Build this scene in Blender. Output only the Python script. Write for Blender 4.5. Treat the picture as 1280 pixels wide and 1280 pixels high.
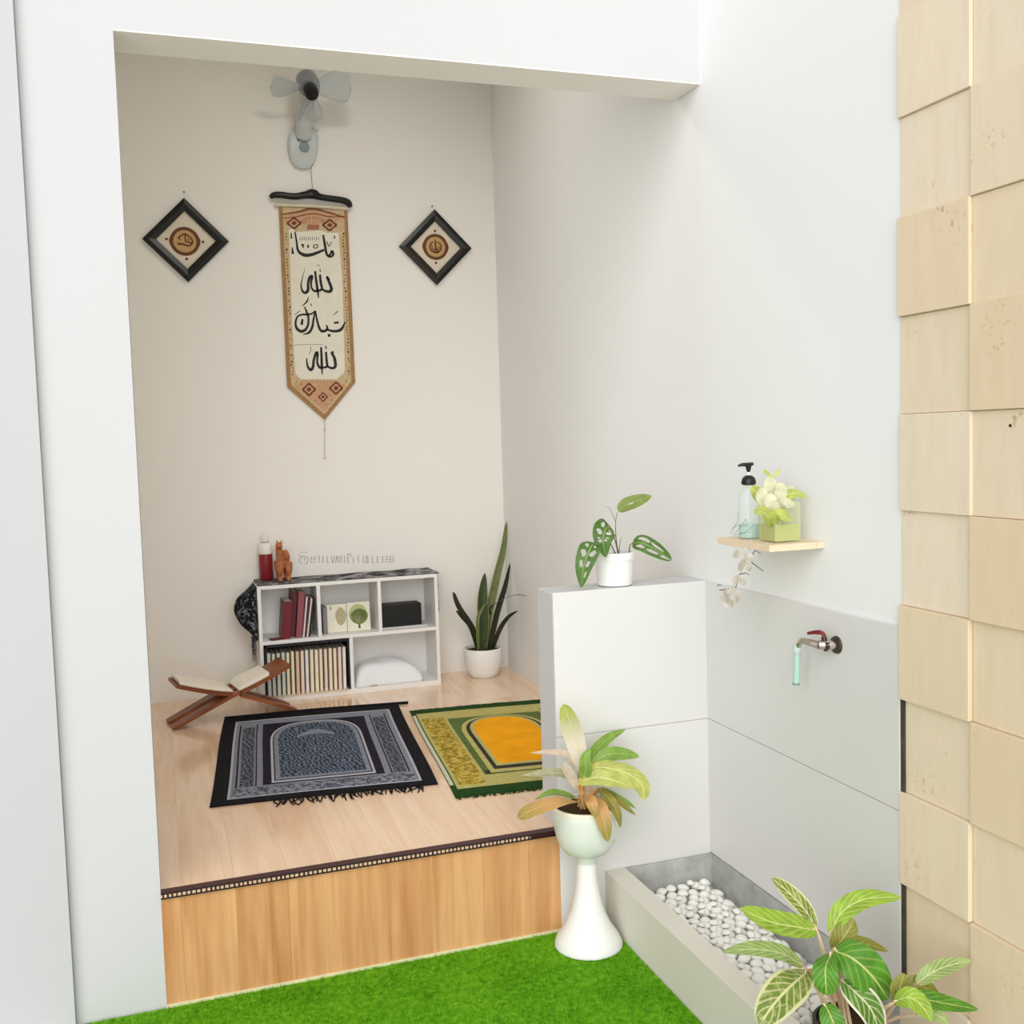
import bpy, bmesh, math, random
import numpy as np
from mathutils import Vector, Matrix
random.seed(7); rng = np.random.default_rng(7)
scene = bpy.context.scene
for o in list(bpy.data.objects): bpy.data.objects.remove(o)
COL = scene.collection

# ------------------------------------------------------------------ camera
YAW, PIT, ROL, F = 0.32779, 0.06949, -0.03023, 1295.36      # F in pixels of a 1280 frame
HC = 1.55
cam_pos = Vector((0, 0, HC))
_f = Vector((math.sin(YAW)*math.cos(PIT), math.cos(YAW)*math.cos(PIT), -math.sin(PIT)))
_r = Vector((math.cos(YAW), -math.sin(YAW), 0)); _u = _r.cross(_f)
CR = _r*math.cos(ROL) + _u*math.sin(ROL)
CU = -_r*math.sin(ROL) + _u*math.cos(ROL)
CF = _f
cd = bpy.data.cameras.new('camera'); cam = bpy.data.objects.new('camera', cd); COL.objects.link(cam)
cd.sensor_width = 36; cd.lens = F/1280*36; cd.clip_start = 0.02
m = Matrix.Identity(4)
for i in range(3):
    m[i][0] = CR[i]; m[i][1] = CU[i]; m[i][2] = -CF[i]; m[i][3] = cam_pos[i]
cam.matrix_world = m
scene.camera = cam

# ------------------------------------------------------------------ light: overcast sky + hazy low sun
world = bpy.data.worlds.new('sky'); scene.world = world; world.use_nodes = True
bg = world.node_tree.nodes['Background']
bg.inputs[0].default_value = (0.95, 0.97, 1.0, 1); bg.inputs[1].default_value = 0.42
sd = bpy.data.lights.new('hazy_sun', 'SUN'); sd.energy = 3.0; sd.angle = math.radians(75); sd.color = (1.0, 0.995, 0.985)
sun = bpy.data.objects.new('hazy_sun', sd); COL.objects.link(sun)
sun.rotation_euler = Vector((0.40, 0.85, -0.30)).to_track_quat('-Z', 'Y').to_euler()
sun.location = (-1, -3, 4)
vs = scene.view_settings
vs.view_transform = 'Standard'; vs.look = 'None'; vs.gamma = 1; vs.use_curve_mapping = False
vs.exposure = 0.24

# ------------------------------------------------------------------ helpers
def ray(px, py): return CR*((px-640)/F) - CU*((py-640)/F) + CF
def at(axis, val, px, py):
    d = ray(px, py); t = (val - cam_pos[axis])/d[axis]; return cam_pos + d*t
def AX(px, py, v): return at(0, v, px, py)
def AY(px, py, v): return at(1, v, px, py)
def AZ(px, py, v): return at(2, v, px, py)
def srgb(r, g, b):
    def c(x):
        x /= 255; return x/12.92 if x <= .04045 else ((x+.055)/1.055)**2.4
    return (c(r), c(g), c(b), 1)

MATS = {}
class NT:
    """tiny node builder"""
    def __init__(s, name):
        s.m = bpy.data.materials.new(name); s.m.use_nodes = True; s.t = s.m.node_tree
        s.b = s.t.nodes['Principled BSDF']
    def n(s, typ, **kw):
        nd = s.t.nodes.new(typ)
        for k, v in kw.items():
            if k.startswith('i_'):
                key = k[2:]; key = int(key) if key.isdigit() else key
                nd.inputs[key].default_value = v
            else: setattr(nd, k, v)
        return nd
    def l(s, a, b): s.t.links.new(a, b)
    def ramp(s, fac, stops, interp='LINEAR'):
        r = s.n('ShaderNodeValToRGB'); r.color_ramp.interpolation = interp
        els = r.color_ramp.elements
        while len(els) < len(stops): els.new(0.5)
        for e, (p, c) in zip(els, stops): e.position = p; e.color = c
        s.l(fac, r.inputs[0]); return r.outputs[0]
    def mix(s, fac, a, b, mode='MIX'):
        x = s.n('ShaderNodeMix', data_type='RGBA', blend_type=mode)
        for sock, v in ((x.inputs[0], fac), (x.inputs[6], a), (x.inputs[7], b)):
            if hasattr(v, 'is_output'): s.l(v, sock)
            else: sock.default_value = v
        return x.outputs[2]
    def math(s, op, a, b=0.0, c=0.0):
        x = s.n('ShaderNodeMath', operation=op)
        for i, v in enumerate((a, b, c)):
            if hasattr(v, 'is_output'): s.l(v, x.inputs[i])
            else: x.inputs[i].default_value = v
        return x.outputs[0]
    def coords(s, kind='Object', scale=(1, 1, 1), rot=(0, 0, 0)):
        tc = s.n('ShaderNodeTexCoord'); mp = s.n('ShaderNodeMapping')
        mp.inputs['Scale'].default_value = scale; mp.inputs['Rotation'].default_value = rot
        s.l(tc.outputs[kind], mp.inputs[0]); return mp.outputs[0]
    def noise(s, vec, scale, detail=3, rough=.5, dist=0):
        x = s.n('ShaderNodeTexNoise'); x.inputs['Scale'].default_value = scale; x.inputs['Detail'].default_value = detail
        x.inputs['Roughness'].default_value = rough; x.inputs['Distortion'].default_value = dist
        s.l(vec, x.inputs['Vector']); return x.outputs['Fac']
    def bump(s, h, strength=.2, dist=.01):
        x = s.n('ShaderNodeBump'); x.inputs['Strength'].default_value = strength; x.inputs['Distance'].default_value = dist
        s.l(h, x.inputs['Height']); s.l(x.outputs[0], s.b.inputs['Normal'])
    def color(s, v):
        if hasattr(v, 'is_output'): s.l(v, s.b.inputs['Base Color'])
        else: s.b.inputs['Base Color'].default_value = v
    def done(s, rough=.5, spec=.5, **kw):
        s.b.inputs['Roughness'].default_value = rough; s.b.inputs['Specular IOR Level'].default_value = spec
        for k, v in kw.items(): s.b.inputs[k.replace('_', ' ')].default_value = v
        return s.m

def simple(name, c, rough=.5, var=.06, scale=20, spec=.4, bump=0, **kw):
    if name in MATS: return MATS[name]
    t = NT(name); v = t.coords(); f = t.noise(v, scale, 4)
    dark = tuple(x*(1-var) for x in c[:3])+(1,); lite = tuple(min(1, x*(1+var)) for x in c[:3])+(1,)
    t.color(t.ramp(f, [(.3, dark), (.7, lite)]))
    if bump: t.bump(f, bump, .004)
    MATS[name] = t.done(rough, spec, **kw); return MATS[name]

def m_plaster(name, c, var=.012, bump=.08):
    t = NT(name); v = t.coords()
    f = t.noise(v, 2.2, 5, .55); g = t.noise(v, 90, 3)
    t.color(t.ramp(f, [(.3, tuple(x*(1-var) for x in c[:3])+(1,)), (.7, c)])); t.bump(g, bump, .002)
    return t.done(.72, .25)
def m_wood(name, c0, c1, axis, rough, spec=.5, coat=0.0, freq=1.0, tint=.06):
    """laminate: long grain along axis, each board shifted and tinted by its own random value"""
    t = NT(name); tc = t.n('ShaderNodeTexCoord'); oi = t.n('ShaderNodeObjectInfo')
    off = t.n('ShaderNodeCombineXYZ'); r = t.math('MULTIPLY', oi.outputs['Random'], 37.0)
    for i in range(3): t.l(r, off.inputs[i])
    ad = t.n('ShaderNodeVectorMath', operation='ADD'); t.l(tc.outputs['Object'], ad.inputs[0]); t.l(off.outputs[0], ad.inputs[1])
    mp = t.n('ShaderNodeMapping'); sc = [26.0*freq]*3; sc[axis] = 1.1
    mp.inputs['Scale'].default_value = sc; t.l(ad.outputs[0], mp.inputs[0])
    mp2 = t.n('ShaderNodeMapping'); sc = [5.0*freq]*3; sc[axis] = .7
    mp2.inputs['Scale'].default_value = sc; t.l(ad.outputs[0], mp2.inputs[0])
    a = t.noise(mp.outputs[0], 1.6, 6, .6, .4); b = t.noise(mp2.outputs[0], 1.5, 4, .5, 1.2)
    f = t.math('ADD', t.math('MULTIPLY', a, .5), t.math('MULTIPLY', b, .5))
    f = t.math('ADD', f, t.math('MULTIPLY', t.math('SUBTRACT', oi.outputs['Random'], .5), tint))
    t.color(t.ramp(f, [(.33, c0), (.66, c1)])); t.bump(a, .05, .002)
    return t.done(rough, spec, Coat_Weight=coat, Coat_Roughness=.08)
def m_leaf(name, base, vein, edge=None, vein_amt=.5, nveins=9, mid=.05, rough=.42, tipc=None, patch=0.0):
    t = NT(name); tc = t.n('ShaderNodeUVMap'); sep = t.n('ShaderNodeSeparateXYZ'); t.l(tc.outputs[0], sep.inputs[0])
    u = t.math('ABSOLUTE', t.math('SUBTRACT', t.math('MULTIPLY', sep.outputs[0], 2.0), 1.0)); v = sep.outputs[1]
    ob = t.n('ShaderNodeTexCoord').outputs['Object']
    nz = t.noise(ob, 30, 4)
    ph = t.math('SUBTRACT', t.math('MULTIPLY', v, float(nveins)), t.math('MULTIPLY', u, 2.2))
    ph = t.math('ADD', ph, t.math('MULTIPLY', nz, .5))
    s = t.math('SINE', t.math('MULTIPLY', ph, 6.283))
    lat = t.math('SMOOTH_MAX', t.math('MULTIPLY', t.math('SUBTRACT', s, .45), 1.8), 0.0, .1)
    lat = t.math('MULTIPLY', lat, vein_amt)
    mr = t.math('LESS_THAN', u, mid)
    fac = t.math('MINIMUM', t.math('ADD', lat, mr), 1.0)
    bd = tuple(x*.72 for x in base[:3])+(1,)
    c = t.ramp(nz, [(.35, bd), (.65, base)])
    if tipc: c = t.mix(t.math('SMOOTH_MIN', t.math('MULTIPLY', t.math('SUBTRACT', v, .45), 2.4), 1.0, .2), tipc, c)
    if patch:
        pz = t.noise(ob, 55, 5, .6, 1.0)
        c = t.mix(t.math('MULTIPLY', t.math('GREATER_THAN', pz, .55), patch), c, vein)
    c = t.mix(fac, c, vein)
    if edge: c = t.mix(t.math('GREATER_THAN', t.math('ADD', u, t.math('MULTIPLY', nz, .15)), .9), c, edge)
    t.color(c)
    t.b.inputs['Subsurface Weight'].default_value = 0.0
    m = t.done(rough, .4)
    # a little light passes through a leaf
    tr = t.n('ShaderNodeBsdfTranslucent'); t.l(c, tr.inputs[0]); mx = t.n('ShaderNodeMixShader'); mx.inputs[0].default_value = .3
    out = t.t.nodes['Material Output']; t.l(t.b.outputs[0], mx.inputs[1]); t.l(tr.outputs[0], mx.inputs[2]); t.l(mx.outputs[0], out.inputs[0])
    return m
def m_glass(name, c, clear=.8, rough=.03):
    t = NT(name); out = t.t.nodes['Material Output']
    tp = t.n('ShaderNodeBsdfTransparent'); tp.inputs[0].default_value = c
    t.b.inputs['Base Color'].default_value = c; t.b.inputs['Roughness'].default_value = rough
    mx = t.n('ShaderNodeMixShader'); mx.inputs[0].default_value = clear
    t.l(t.b.outputs[0], mx.inputs[1]); t.l(tp.outputs[0], mx.inputs[2]); t.l(mx.outputs[0], out.inputs[0])
    return t.m

def spl(pts, n=24):
    """Catmull-Rom through pts (any dimension), n samples"""
    p = np.array([list(q) for q in pts], float)
    if len(p) == 2: return [p[0]+(p[1]-p[0])*t for t in np.linspace(0, 1, n)]
    q = np.vstack([2*p[0]-p[1], p, 2*p[-1]-p[-2]]); out = []
    for s in np.linspace(0, len(p)-1, n):
        i = min(int(s), len(p)-2); t = s-i; a, b, c, d = q[i], q[i+1], q[i+2], q[i+3]
        out.append(.5*((2*b)+(-a+c)*t+(2*a-5*b+4*c-d)*t*t+(-a+3*b-3*c+d)*t**3))
    return out

ORG = {}
class MB:
    def __init__(s): s.v = []; s.f = []; s.uv = []; s.hasuv = False
    def add(s, vs_, fs, uvs=None):
        o = len(s.v); s.v += [tuple(q) for q in vs_]; s.f += [tuple(i+o for i in f) for f in fs]
        if uvs: s.hasuv = True; s.uv += uvs
        else: s.uv += [(0, 0)]*len(vs_)
        return s
    def box(s, x0, x1, y0, y1, z0, z1, b=0, M=None):
        bm = bmesh.new(); bmesh.ops.create_cube(bm, size=1)
        for q in bm.verts: q.co = ((x0+x1)/2+q.co.x*(x1-x0), (y0+y1)/2+q.co.y*(y1-y0), (z0+z1)/2+q.co.z*(z1-z0))
        if b: bmesh.ops.bevel(bm, geom=bm.edges[:], offset=b, segments=2, affect='EDGES', profile=.6)
        if M is not None: bm.transform(M)
        bm.verts.index_update()
        s.add([q.co[:] for q in bm.verts], [[q.index for q in f.verts] for f in bm.faces]); bm.free(); return s
    def tube(s, pts, r, n=8, caps=True, flat=1.0):
        pts = [Vector(p) for p in pts]; k = len(pts)
        rs = r if hasattr(r, '__len__') else [r]*k
        if len(rs) != k: rs = list(np.interp(np.linspace(0, 1, k), np.linspace(0, 1, len(rs)), rs))
        T = [(pts[min(i+1, k-1)]-pts[max(i-1, 0)]).normalized() for i in range(k)]
        N = T[0].orthogonal().normalized(); V = []; Fc = []
        for i in range(k):
            N = (N-T[i]*N.dot(T[i])).normalized(); B = T[i].cross(N)
            for j in range(n):
                a = 2*math.pi*j/n; V.append(pts[i]+N*math.cos(a)*rs[i]+B*math.sin(a)*rs[i]*flat)
        for i in range(k-1):
            for j in range(n): Fc.append((i*n+j, i*n+(j+1) % n, (i+1)*n+(j+1) % n, (i+1)*n+j))
        if caps: Fc += [tuple(range(n))[::-1], tuple((k-1)*n+j for j in range(n))]
        return s.add(V, Fc)
    def lathe(s, prof, c=(0, 0, 0), n=40, axis=None, closed=True):
        c = Vector(c); V = []; Fc = []; k = len(prof)
        q = Vector((0, 0, 1)).rotation_difference(Vector(axis).normalized()) if axis is not None else None
        for r, z in prof:
            for j in range(n):
                a = 2*math.pi*j/n; p = Vector((r*math.cos(a), r*math.sin(a), z))
                if q: p = q @ p
                V.append(c+p)
        for i in range(k-1):
            for j in range(n): Fc.append((i*n+j, i*n+(j+1) % n, (i+1)*n+(j+1) % n, (i+1)*n+j))
        if closed: Fc += [tuple(range(n))[::-1], tuple((k-1)*n+j for j in range(n))]
        return s.add(V, Fc)
    def ell(s, c, rad, n=14, m_=9):
        V = []; Fc = []
        for i in range(m_+1):
            th = math.pi*i/m_
            for j in range(n):
                a = 2*math.pi*j/n; V.append((c[0]+rad[0]*math.sin(th)*math.cos(a), c[1]+rad[1]*math.sin(th)*math.sin(a), c[2]+rad[2]*math.cos(th)))
        for i in range(m_):
            for j in range(n): Fc.append((i*n+j, (i+1)*n+j, (i+1)*n+(j+1) % n, i*n+(j+1) % n))
        return s.add(V, Fc)
    def prism(s, poly, off):
        off = Vector(off); k = len(poly); P = [Vector(p) for p in poly]
        V = P+[p+off for p in P]
        Fc = [tuple(range(k)), tuple(range(2*k-1, k-1, -1))]+[(i, i+k, (i+1) % k+k, (i+1) % k) for i in range(k)]
        return s.add(V, Fc)
    def ribbon(s, pts, widths, nrm, th):
        """flat stroke of varying width with thickness th along nrm"""
        nrm = Vector(nrm).normalized(); P = [Vector(p) for p in pts]; k = len(P)
        ws = list(np.interp(np.linspace(0, 1, k), np.linspace(0, 1, len(widths)), widths))
        V = []; Fc = []
        for i in range(k):
            T = (P[min(i+1, k-1)]-P[max(i-1, 0)]).normalized(); S = T.cross(nrm).normalized()*ws[i]/2
            V += [P[i]+S, P[i]-S, P[i]-S+nrm*th, P[i]+S+nrm*th]
        for i in range(k-1):
            a = 4*i; b = a+4
            for j in range(4): Fc.append((a+j, a+(j+1) % 4, b+(j+1) % 4, b+j))
        Fc += [(0, 1, 2, 3), (4*k-1, 4*k-2, 4*k-3, 4*k-4)]
        return s.add(V, Fc)
    def leaf(s, pts, W, face, fold=.18, shape=(.55, .85), nu=8, nv=18, curl=0.0, wave=0.0, holes=(), roll=0.0, thick=.0007):
        """pts: centre line from stalk to tip; face: direction the upper side looks"""
        c = [Vector(p) for p in spl(pts, nv+1)]; face = Vector(face).normalized()
        a, b = shape; tm = a/(a+b); pk = tm**a*(1-tm)**b
        V = []; UV = []; Fc = []
        for i in range(nv+1):
            t = i/nv; T = (c[min(i+1, nv)]-c[max(i-1, 0)]).normalized()
            S = T.cross(face)
            S = S.normalized() if S.length > 1e-4 else T.orthogonal().normalized()
            N = S.cross(T).normalized()
            if roll: q = Matrix.Rotation(roll*t, 3, T); S = q @ S; N = q @ N
            w = W/2*max((t**a*(1-t)**b)/pk, .012)
            for j in range(nu+1):
                u = -1+2*j/nu
                p = c[i]+S*u*w+N*(abs(u)*fold*w - curl*u*u*w + wave*W*math.sin(t*17+u*2)*abs(u))
                V.append(p); UV.append(((u+1)/2, t))
        for i in range(nv):
            for j in range(nu):
                uc = -1+2*(j+.5)/nu; tc_ = (i+.5)/nv
                if any(((uc*math.cos(h[4])+ (tc_-h[1])*0 - h[0]*math.cos(h[4]))/h[2])**2+((tc_-h[1]-(uc-h[0])*math.tan(h[4])*.3)/h[3])**2 < 1 for h in holes): continue
                q = i*(nu+1)+j; Fc.append((q, q+1, q+nu+2, q+nu+1))
        s.thick = thick
        return s.add(V, Fc, UV)
    def build(s, name, mat, parent=None, smooth=True, label=None, cat=None, group=None, kind=None, origin=None, auto=40):
        if parent is not None: o0 = Vector(ORG[parent.name])
        else:
            if origin is None:
                a = np.array(s.v); origin = ((a[:, 0].min()+a[:, 0].max())/2, (a[:, 1].min()+a[:, 1].max())/2, a[:, 2].min())
            o0 = Vector(origin)
        me = bpy.data.meshes.new(name)
        me.from_pydata([(x-o0.x, y-o0.y, z-o0.z) for x, y, z in s.v], [], s.f)
        if s.hasuv:
            uvl = me.uv_layers.new(name='UVMap'); li = np.empty(len(me.loops), np.int32); me.loops.foreach_get('vertex_index', li)
            uvl.data.foreach_set('uv', np.array(s.uv, np.float32)[li].ravel())
        bm = bmesh.new(); bm.from_mesh(me)
        if not s.hasuv: bmesh.ops.recalc_face_normals(bm, faces=bm.faces)
        bm.to_mesh(me); bm.free()
        if smooth:
            me.polygons.foreach_set('use_smooth', [True]*len(me.polygons))
            if auto: me.set_sharp_from_angle(angle=math.radians(auto))
        me.materials.append(mat)
        o = bpy.data.objects.new(name, me); COL.objects.link(o)
        ORG[o.name] = tuple(o0)
        if parent is not None: o.parent = parent
        else: o.location = o0
        tag(o, label, cat, group, kind); return o
def tag(o, label=None, cat=None, group=None, kind=None):
    if label: o['label'] = label
    if cat: o['category'] = cat
    if group: o['group'] = group
    if kind: o['kind'] = kind
    return o
def thing(name, loc, label=None, cat=None, group=None, kind=None):
    o = bpy.data.objects.new(name, None); COL.objects.link(o); o.location = loc; o.empty_display_size = .05
    ORG[o.name] = tuple(loc); return tag(o, label, cat, group, kind)

# ------------------------------------------------------------------ measures (metres)
XL, XR, XRB = -0.052, 1.672, 1.738      # opening left edge, right wall, right wall at the back
XW = -0.285                              # short side wall at the left
YF, YT, YB = 2.959, 3.115, 5.25          # front plane, lintel back, back wall
H = 0.33; ZL = 2.65; ZC = 3.62; ZTOP = 4.1
PT = 1.075; PX0 = 1.13; PYB = 3.10       # partition
CT = 0.173                               # curb top
def xr(y): return XR if y <= YF else XR+(XRB-XR)*(y-YF)/(YB-YF)

WHITE = m_plaster('white_plaster_dimmed', srgb(203, 203, 204))  # same white paint as inside, darkened against the strong outdoor light
INNER = m_plaster('white_plaster_lifted', srgb(247, 243, 236))  # same white paint, brightened to make up for dim alcove light
TILE = m_plaster('pale_grey_tile', srgb(219, 218, 215), .02, .01); TILE.node_tree.nodes['Principled BSDF'].inputs['Roughness'].default_value = .3
GROUT = simple('tile_grout', srgb(190, 188, 180), .8)
CONC = NT('grey_concrete')
_v = CONC.coords(); _n = CONC.noise(_v, 14, 8, .65); CONC.color(CONC.ramp(_n, [(.25, srgb(150, 152, 149)), (.75, srgb(200, 201, 196))])); CONC.bump(_n, .15, .004); CONC = CONC.done(.8, .2)
CURB = m_plaster('curb_cement', srgb(224, 219, 207), .05, .15)
FLOORW = m_wood('floor_laminate_lit', srgb(234, 190, 150), srgb(251, 220, 188), 1, .20, .5, .6)  # same laminate as the riser, gloss and brightness put into a paler colour
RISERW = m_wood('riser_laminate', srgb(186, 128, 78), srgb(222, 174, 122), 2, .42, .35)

# ------------------------------------------------------------------ structure
g = MB().box(-6, 6, -6, 5.6, -.12, -.012).build('floor', simple('ground_cement', srgb(226, 224, 220), .7), smooth=False, kind='structure', label='cement ground slab under the turf')
# raised wooden floor with planks
pf = thing('floor_raised', (XL, YF, 0), 'raised prayer floor of glossy wood laminate planks, brightness put into the colour', kind='structure')
MB().box(XL-.2, XRB+.05, YF+.014, YB+.02, -.01, H-.012).build('platform_body', simple('platform_core', srgb(150, 110, 75), .8), pf, smooth=False)
np_ = 14; x0 = XL-.24; pw = (XRB+.02-x0)/np_
plank_me = None
for i in range(np_):
    cuts = [YF+.006, YF+.62+.5*((i*5) % 4)/4, YB-.62+.35*((i*7) % 4)/4, YB]
    for a, b in zip(cuts[:-1], cuts[1:]):
        MB().box(x0+i*pw+.0001, x0+(i+1)*pw-.0001, a+.0001, b-.0001, H-.012, H, .0004).build('plank', FLOORW, pf, smooth=False)
for i in range(np_):
    xa, xb = max(XL+.0002, x0+i*pw), min(x0+(i+1)*pw, PX0+.01)
    if xa >= PX0: break
    if xb <= xa+.01: continue
    MB().box(xa+.0001, xb-.0001, YF, YF+.013, .002, H-.013, .0004).build('riser_board', RISERW, pf, smooth=False)
# nosing strip on the step edge
MAR = simple('nosing_maroon', srgb(66, 18, 22), .4, .12)
NOSE = simple('nosing_black', srgb(30, 16, 18), .45, .1)
CREAMI = simple('nosing_inlay', srgb(216, 180, 150), .5)
tr1 = MB().box(XL, PX0, YF-.010, YF+.022, H-.013, H+.003, .0015).build('trim_1', MAR, smooth=False, kind='structure', label='dark ribbed nosing strip along the step edge')
mb = MB()
mb.box(XL, PX0-.10, YF-.0115, YF-.0098, H-.0095, H-.0005)
mb.build('inlay', CREAMI, tr1, smooth=False)
for z0, z1 in ((H-.0135, H-.0095), (H-.0005, H+.0035)):
    MB().box(XL, PX0, YF-.013, YF-.0100, z0, z1).build('rail', NOSE, tr1, smooth=False)
mb = MB(); x = XL+.004
while x < PX0-.1:
    mb.box(x, x+.0035+.002*random.random(), YF-.013, YF-.0112, H-.0095, H-.0005); x += .0115+.003*random.random()
mb.build('rib', NOSE, tr1, smooth=False, kind='stuff')
MB().box(XL, PX0, YF-.006, YF-.0005, 0, .012, .001).build('trim_2', simple('caulk', srgb(226, 218, 176), .7), smooth=False, kind='structure', label='pale caulk line between riser and turf')
# walls
MB().box(XL-.35, XRB+.25, YB, YB+.12, -.05, ZC+.1).build('wall_back', INNER, smooth=False, kind='structure', label='off white back wall of the prayer alcove')
MB().box(XL-.35, XL-.24, YT, YB, -.05, ZC).build('wall_left', INNER, smooth=False, kind='structure', label='inner left wall of the alcove')
mb = MB()
mb.prism([(XR, 2.03, -.05), (XR, YF, -.05), (XRB, YB, -.05), (XRB+.2, YB, -.05), (XR+.14, 2.03, -.05)], (0, 0, ZTOP+.05))
wr = mb.build('wall_right', m_plaster('white_plaster_right', srgb(238, 239, 238)), smooth=False, kind='structure', label='smooth white side wall running from the alcove outwards')
MB().box(XL-.35, XRB+.2, YT, YB+.1, ZC, ZC+.12).build('ceiling', INNER, smooth=False, kind='structure', label='alcove ceiling')
# front wall: pillar and lintel in one mass
mb = MB()
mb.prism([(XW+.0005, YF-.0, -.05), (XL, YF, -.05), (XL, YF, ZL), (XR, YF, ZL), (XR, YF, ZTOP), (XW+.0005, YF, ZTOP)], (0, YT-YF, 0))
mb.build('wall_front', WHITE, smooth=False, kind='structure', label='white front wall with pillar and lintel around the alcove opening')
MB().box(XW-1.2, XW, YF-.02, YF+.2, -.05, ZTOP).build('wall_side', m_plaster('shaded_white_plaster', srgb(194, 194, 196)), smooth=False, kind='structure', label='white wall panel beside the pillar, shade put into its grey')  # grey tone stands in for shade on this side strip
MB().box(XL, XR, YF+.0004, YT+.0005, ZL-.004, ZL+.0005).build('soffit_lightener', INNER, smooth=False, kind='structure', label='added soffit sheet under the lintel, paled to stand in for light')  # added sheet, its brighter colour stands in for light on the underside
# partition wall with tiled front
pt_ = MB().box(PX0, XR+.03, YF+.009, PYB, 0, PT-.001, .004).build('wall_partition', WHITE, smooth=False, kind='structure', label='low white partition wall beside the platform')
JZ = .622
for z0, z1 in ((JZ+.0012, PT+.0005), (.0, JZ-.0012)):
    MB().box(PX0, XR-.0095, YF-.001, YF+.0085, z0, z1, .0012).build('wall_tile', TILE, pt_, smooth=False)
MB().box(PX0+.004, XR, YF+.004, YF+.009, .0, PT-.004).build('grout', TILE, pt_, smooth=False)
# tiles on the side wall
YE = 2.032
for z0, z1 in ((JZ+.001, PT), (CT+.002, JZ-.001)):
    MB().box(XR-.0105, XR-.0005, YE, YF-.001, z0, z1, .0012).build('wall_tile', TILE, wr, smooth=False)
MB().box(XR-.006, XR-.0004, YE+.003, YF-.001, CT, PT-.004).build('grout', GROUT, wr, smooth=False)
MB().box(XR-.007, XR+.0, YE-.014, YE-.001, .2, PT-.003).build('tile_edge', simple('dark_olive_grey', srgb(70, 66, 54), .9, .3, 30), wr, smooth=False)  # dark strip at the near end of the tiles

# cladding of square sandy tiles
cl = thing('wall_cladding', (XR+.03, 1.6, 0), 'wall clad with square sandy stone tiles set at uneven depths', kind='structure')
MB().box(XR+.004, XR+.14, .55, 2.03, -.05, ZTOP).build('backing', simple('cladding_backing', srgb(120, 98, 66), .9), cl, smooth=False)
def m_stone():
    t = NT('sandy_tile'); v = t.coords(); oi = t.n('ShaderNodeObjectInfo')
    off = t.n('ShaderNodeVectorMath', operation='ADD'); cx = t.n('ShaderNodeCombineXYZ')
    r = t.math('MULTIPLY', oi.outputs['Random'], 91.0)
    for i in range(3): t.l(r, cx.inputs[i])
    t.l(v, off.inputs[0]); t.l(cx.outputs[0], off.inputs[1]); vv = off.outputs[0]
    mp = t.n('ShaderNodeMapping'); mp.inputs['Scale'].default_value = (6, 6, 1.2); t.l(vv, mp.inputs[0])
    a = t.noise(mp.outputs[0], 5, 5, .55, .3); b = t.noise(vv, 70, 4, .7); c2 = t.noise(vv, 5, 3, .5)
    tint = t.ramp(oi.outputs['Random'], [(0, srgb(228, 212, 184)), (.4, srgb(234, 224, 204)), (.7, srgb(226, 206, 174)), (1, srgb(233, 219, 194))])
    c = t.mix(t.math('MULTIPLY', t.math('SUBTRACT', a, .35), .55), tint, srgb(208, 180, 142))
    pit = t.math('MULTIPLY', t.math('GREATER_THAN', b, .60), t.math('SMOOTH_MAX', t.math('MULTIPLY', t.math('SUBTRACT', c2, .58), 7.0), 0.0, .05))
    c = t.mix(t.math('MINIMUM', t.math('MULTIPLY', pit, .6), 1.0), c, srgb(176, 122, 72))
    t.color(c); t.bump(t.math('SUBTRACT', t.math('MULTIPLY', a, .4), pit), .22, .004)
    return t.done(.75, .25)
STONE = m_stone()
tw = .2275
for ci in range(6):
    y1 = 2.03-ci*.2285; y0 = y1-.2285
    for k in range(-2, 12):
        z0 = .445+k*tw
        proud = ((k+ci) % 2 == 0)
        random.seed(100*ci+k)
        d = (.010+.004*random.random()) if proud else (.002+.003*random.random())
        tl = .0025*(random.random()-.5)
        bm_ = MB(); bm_.box(XR-d, XR+.01, y0+.0005+tl, y1-.0005+tl, z0+.0004, z0+tw-.0004, .0018)
        bm_.build('stone_tile', STONE, cl, smooth=False)
random.seed(11)
# small drilled hole in one tile
hp = AX(1263, 532, XR-.0145)
MB().lathe([(.0035, 0), (.0035, .0012)], hp, 12, (-1, 0, 0)).build('drill_hole', simple('hole_black', srgb(20, 18, 15), .9), cl)

# foot-wash trough
TX0, TX1 = 1.282, 1.350
tg = thing('wash_trough', (1.47, 2.5, 0), 'shallow grey cement foot-wash trough with pale curb, filled with white pebbles', 'trough')
MB().prism([(TX0, YF-.002, 0), (TX0, 1.62, 0), (XR-.001, 1.62, 0), (XR-.001, 1.69, 0), (TX1, 1.69, 0), (TX1, YF-.002, 0)], (0, 0, CT)).build('curb', CURB, tg, smooth=False)
MB().box(TX1, XR-.001, YF-.014, YF-.002, .0, CT-.001).build('back_lining', CONC, tg, smooth=False)
MB().box(XR-.013, XR-.001, 1.70, YF-.015, .0, CT-.001).build('side_lining', CONC, tg, smooth=False)
MB().box(TX1+.0005, XR-.014, 1.695, YF-.0155, .0, .022).build('basin', CONC, tg, smooth=False)
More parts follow.
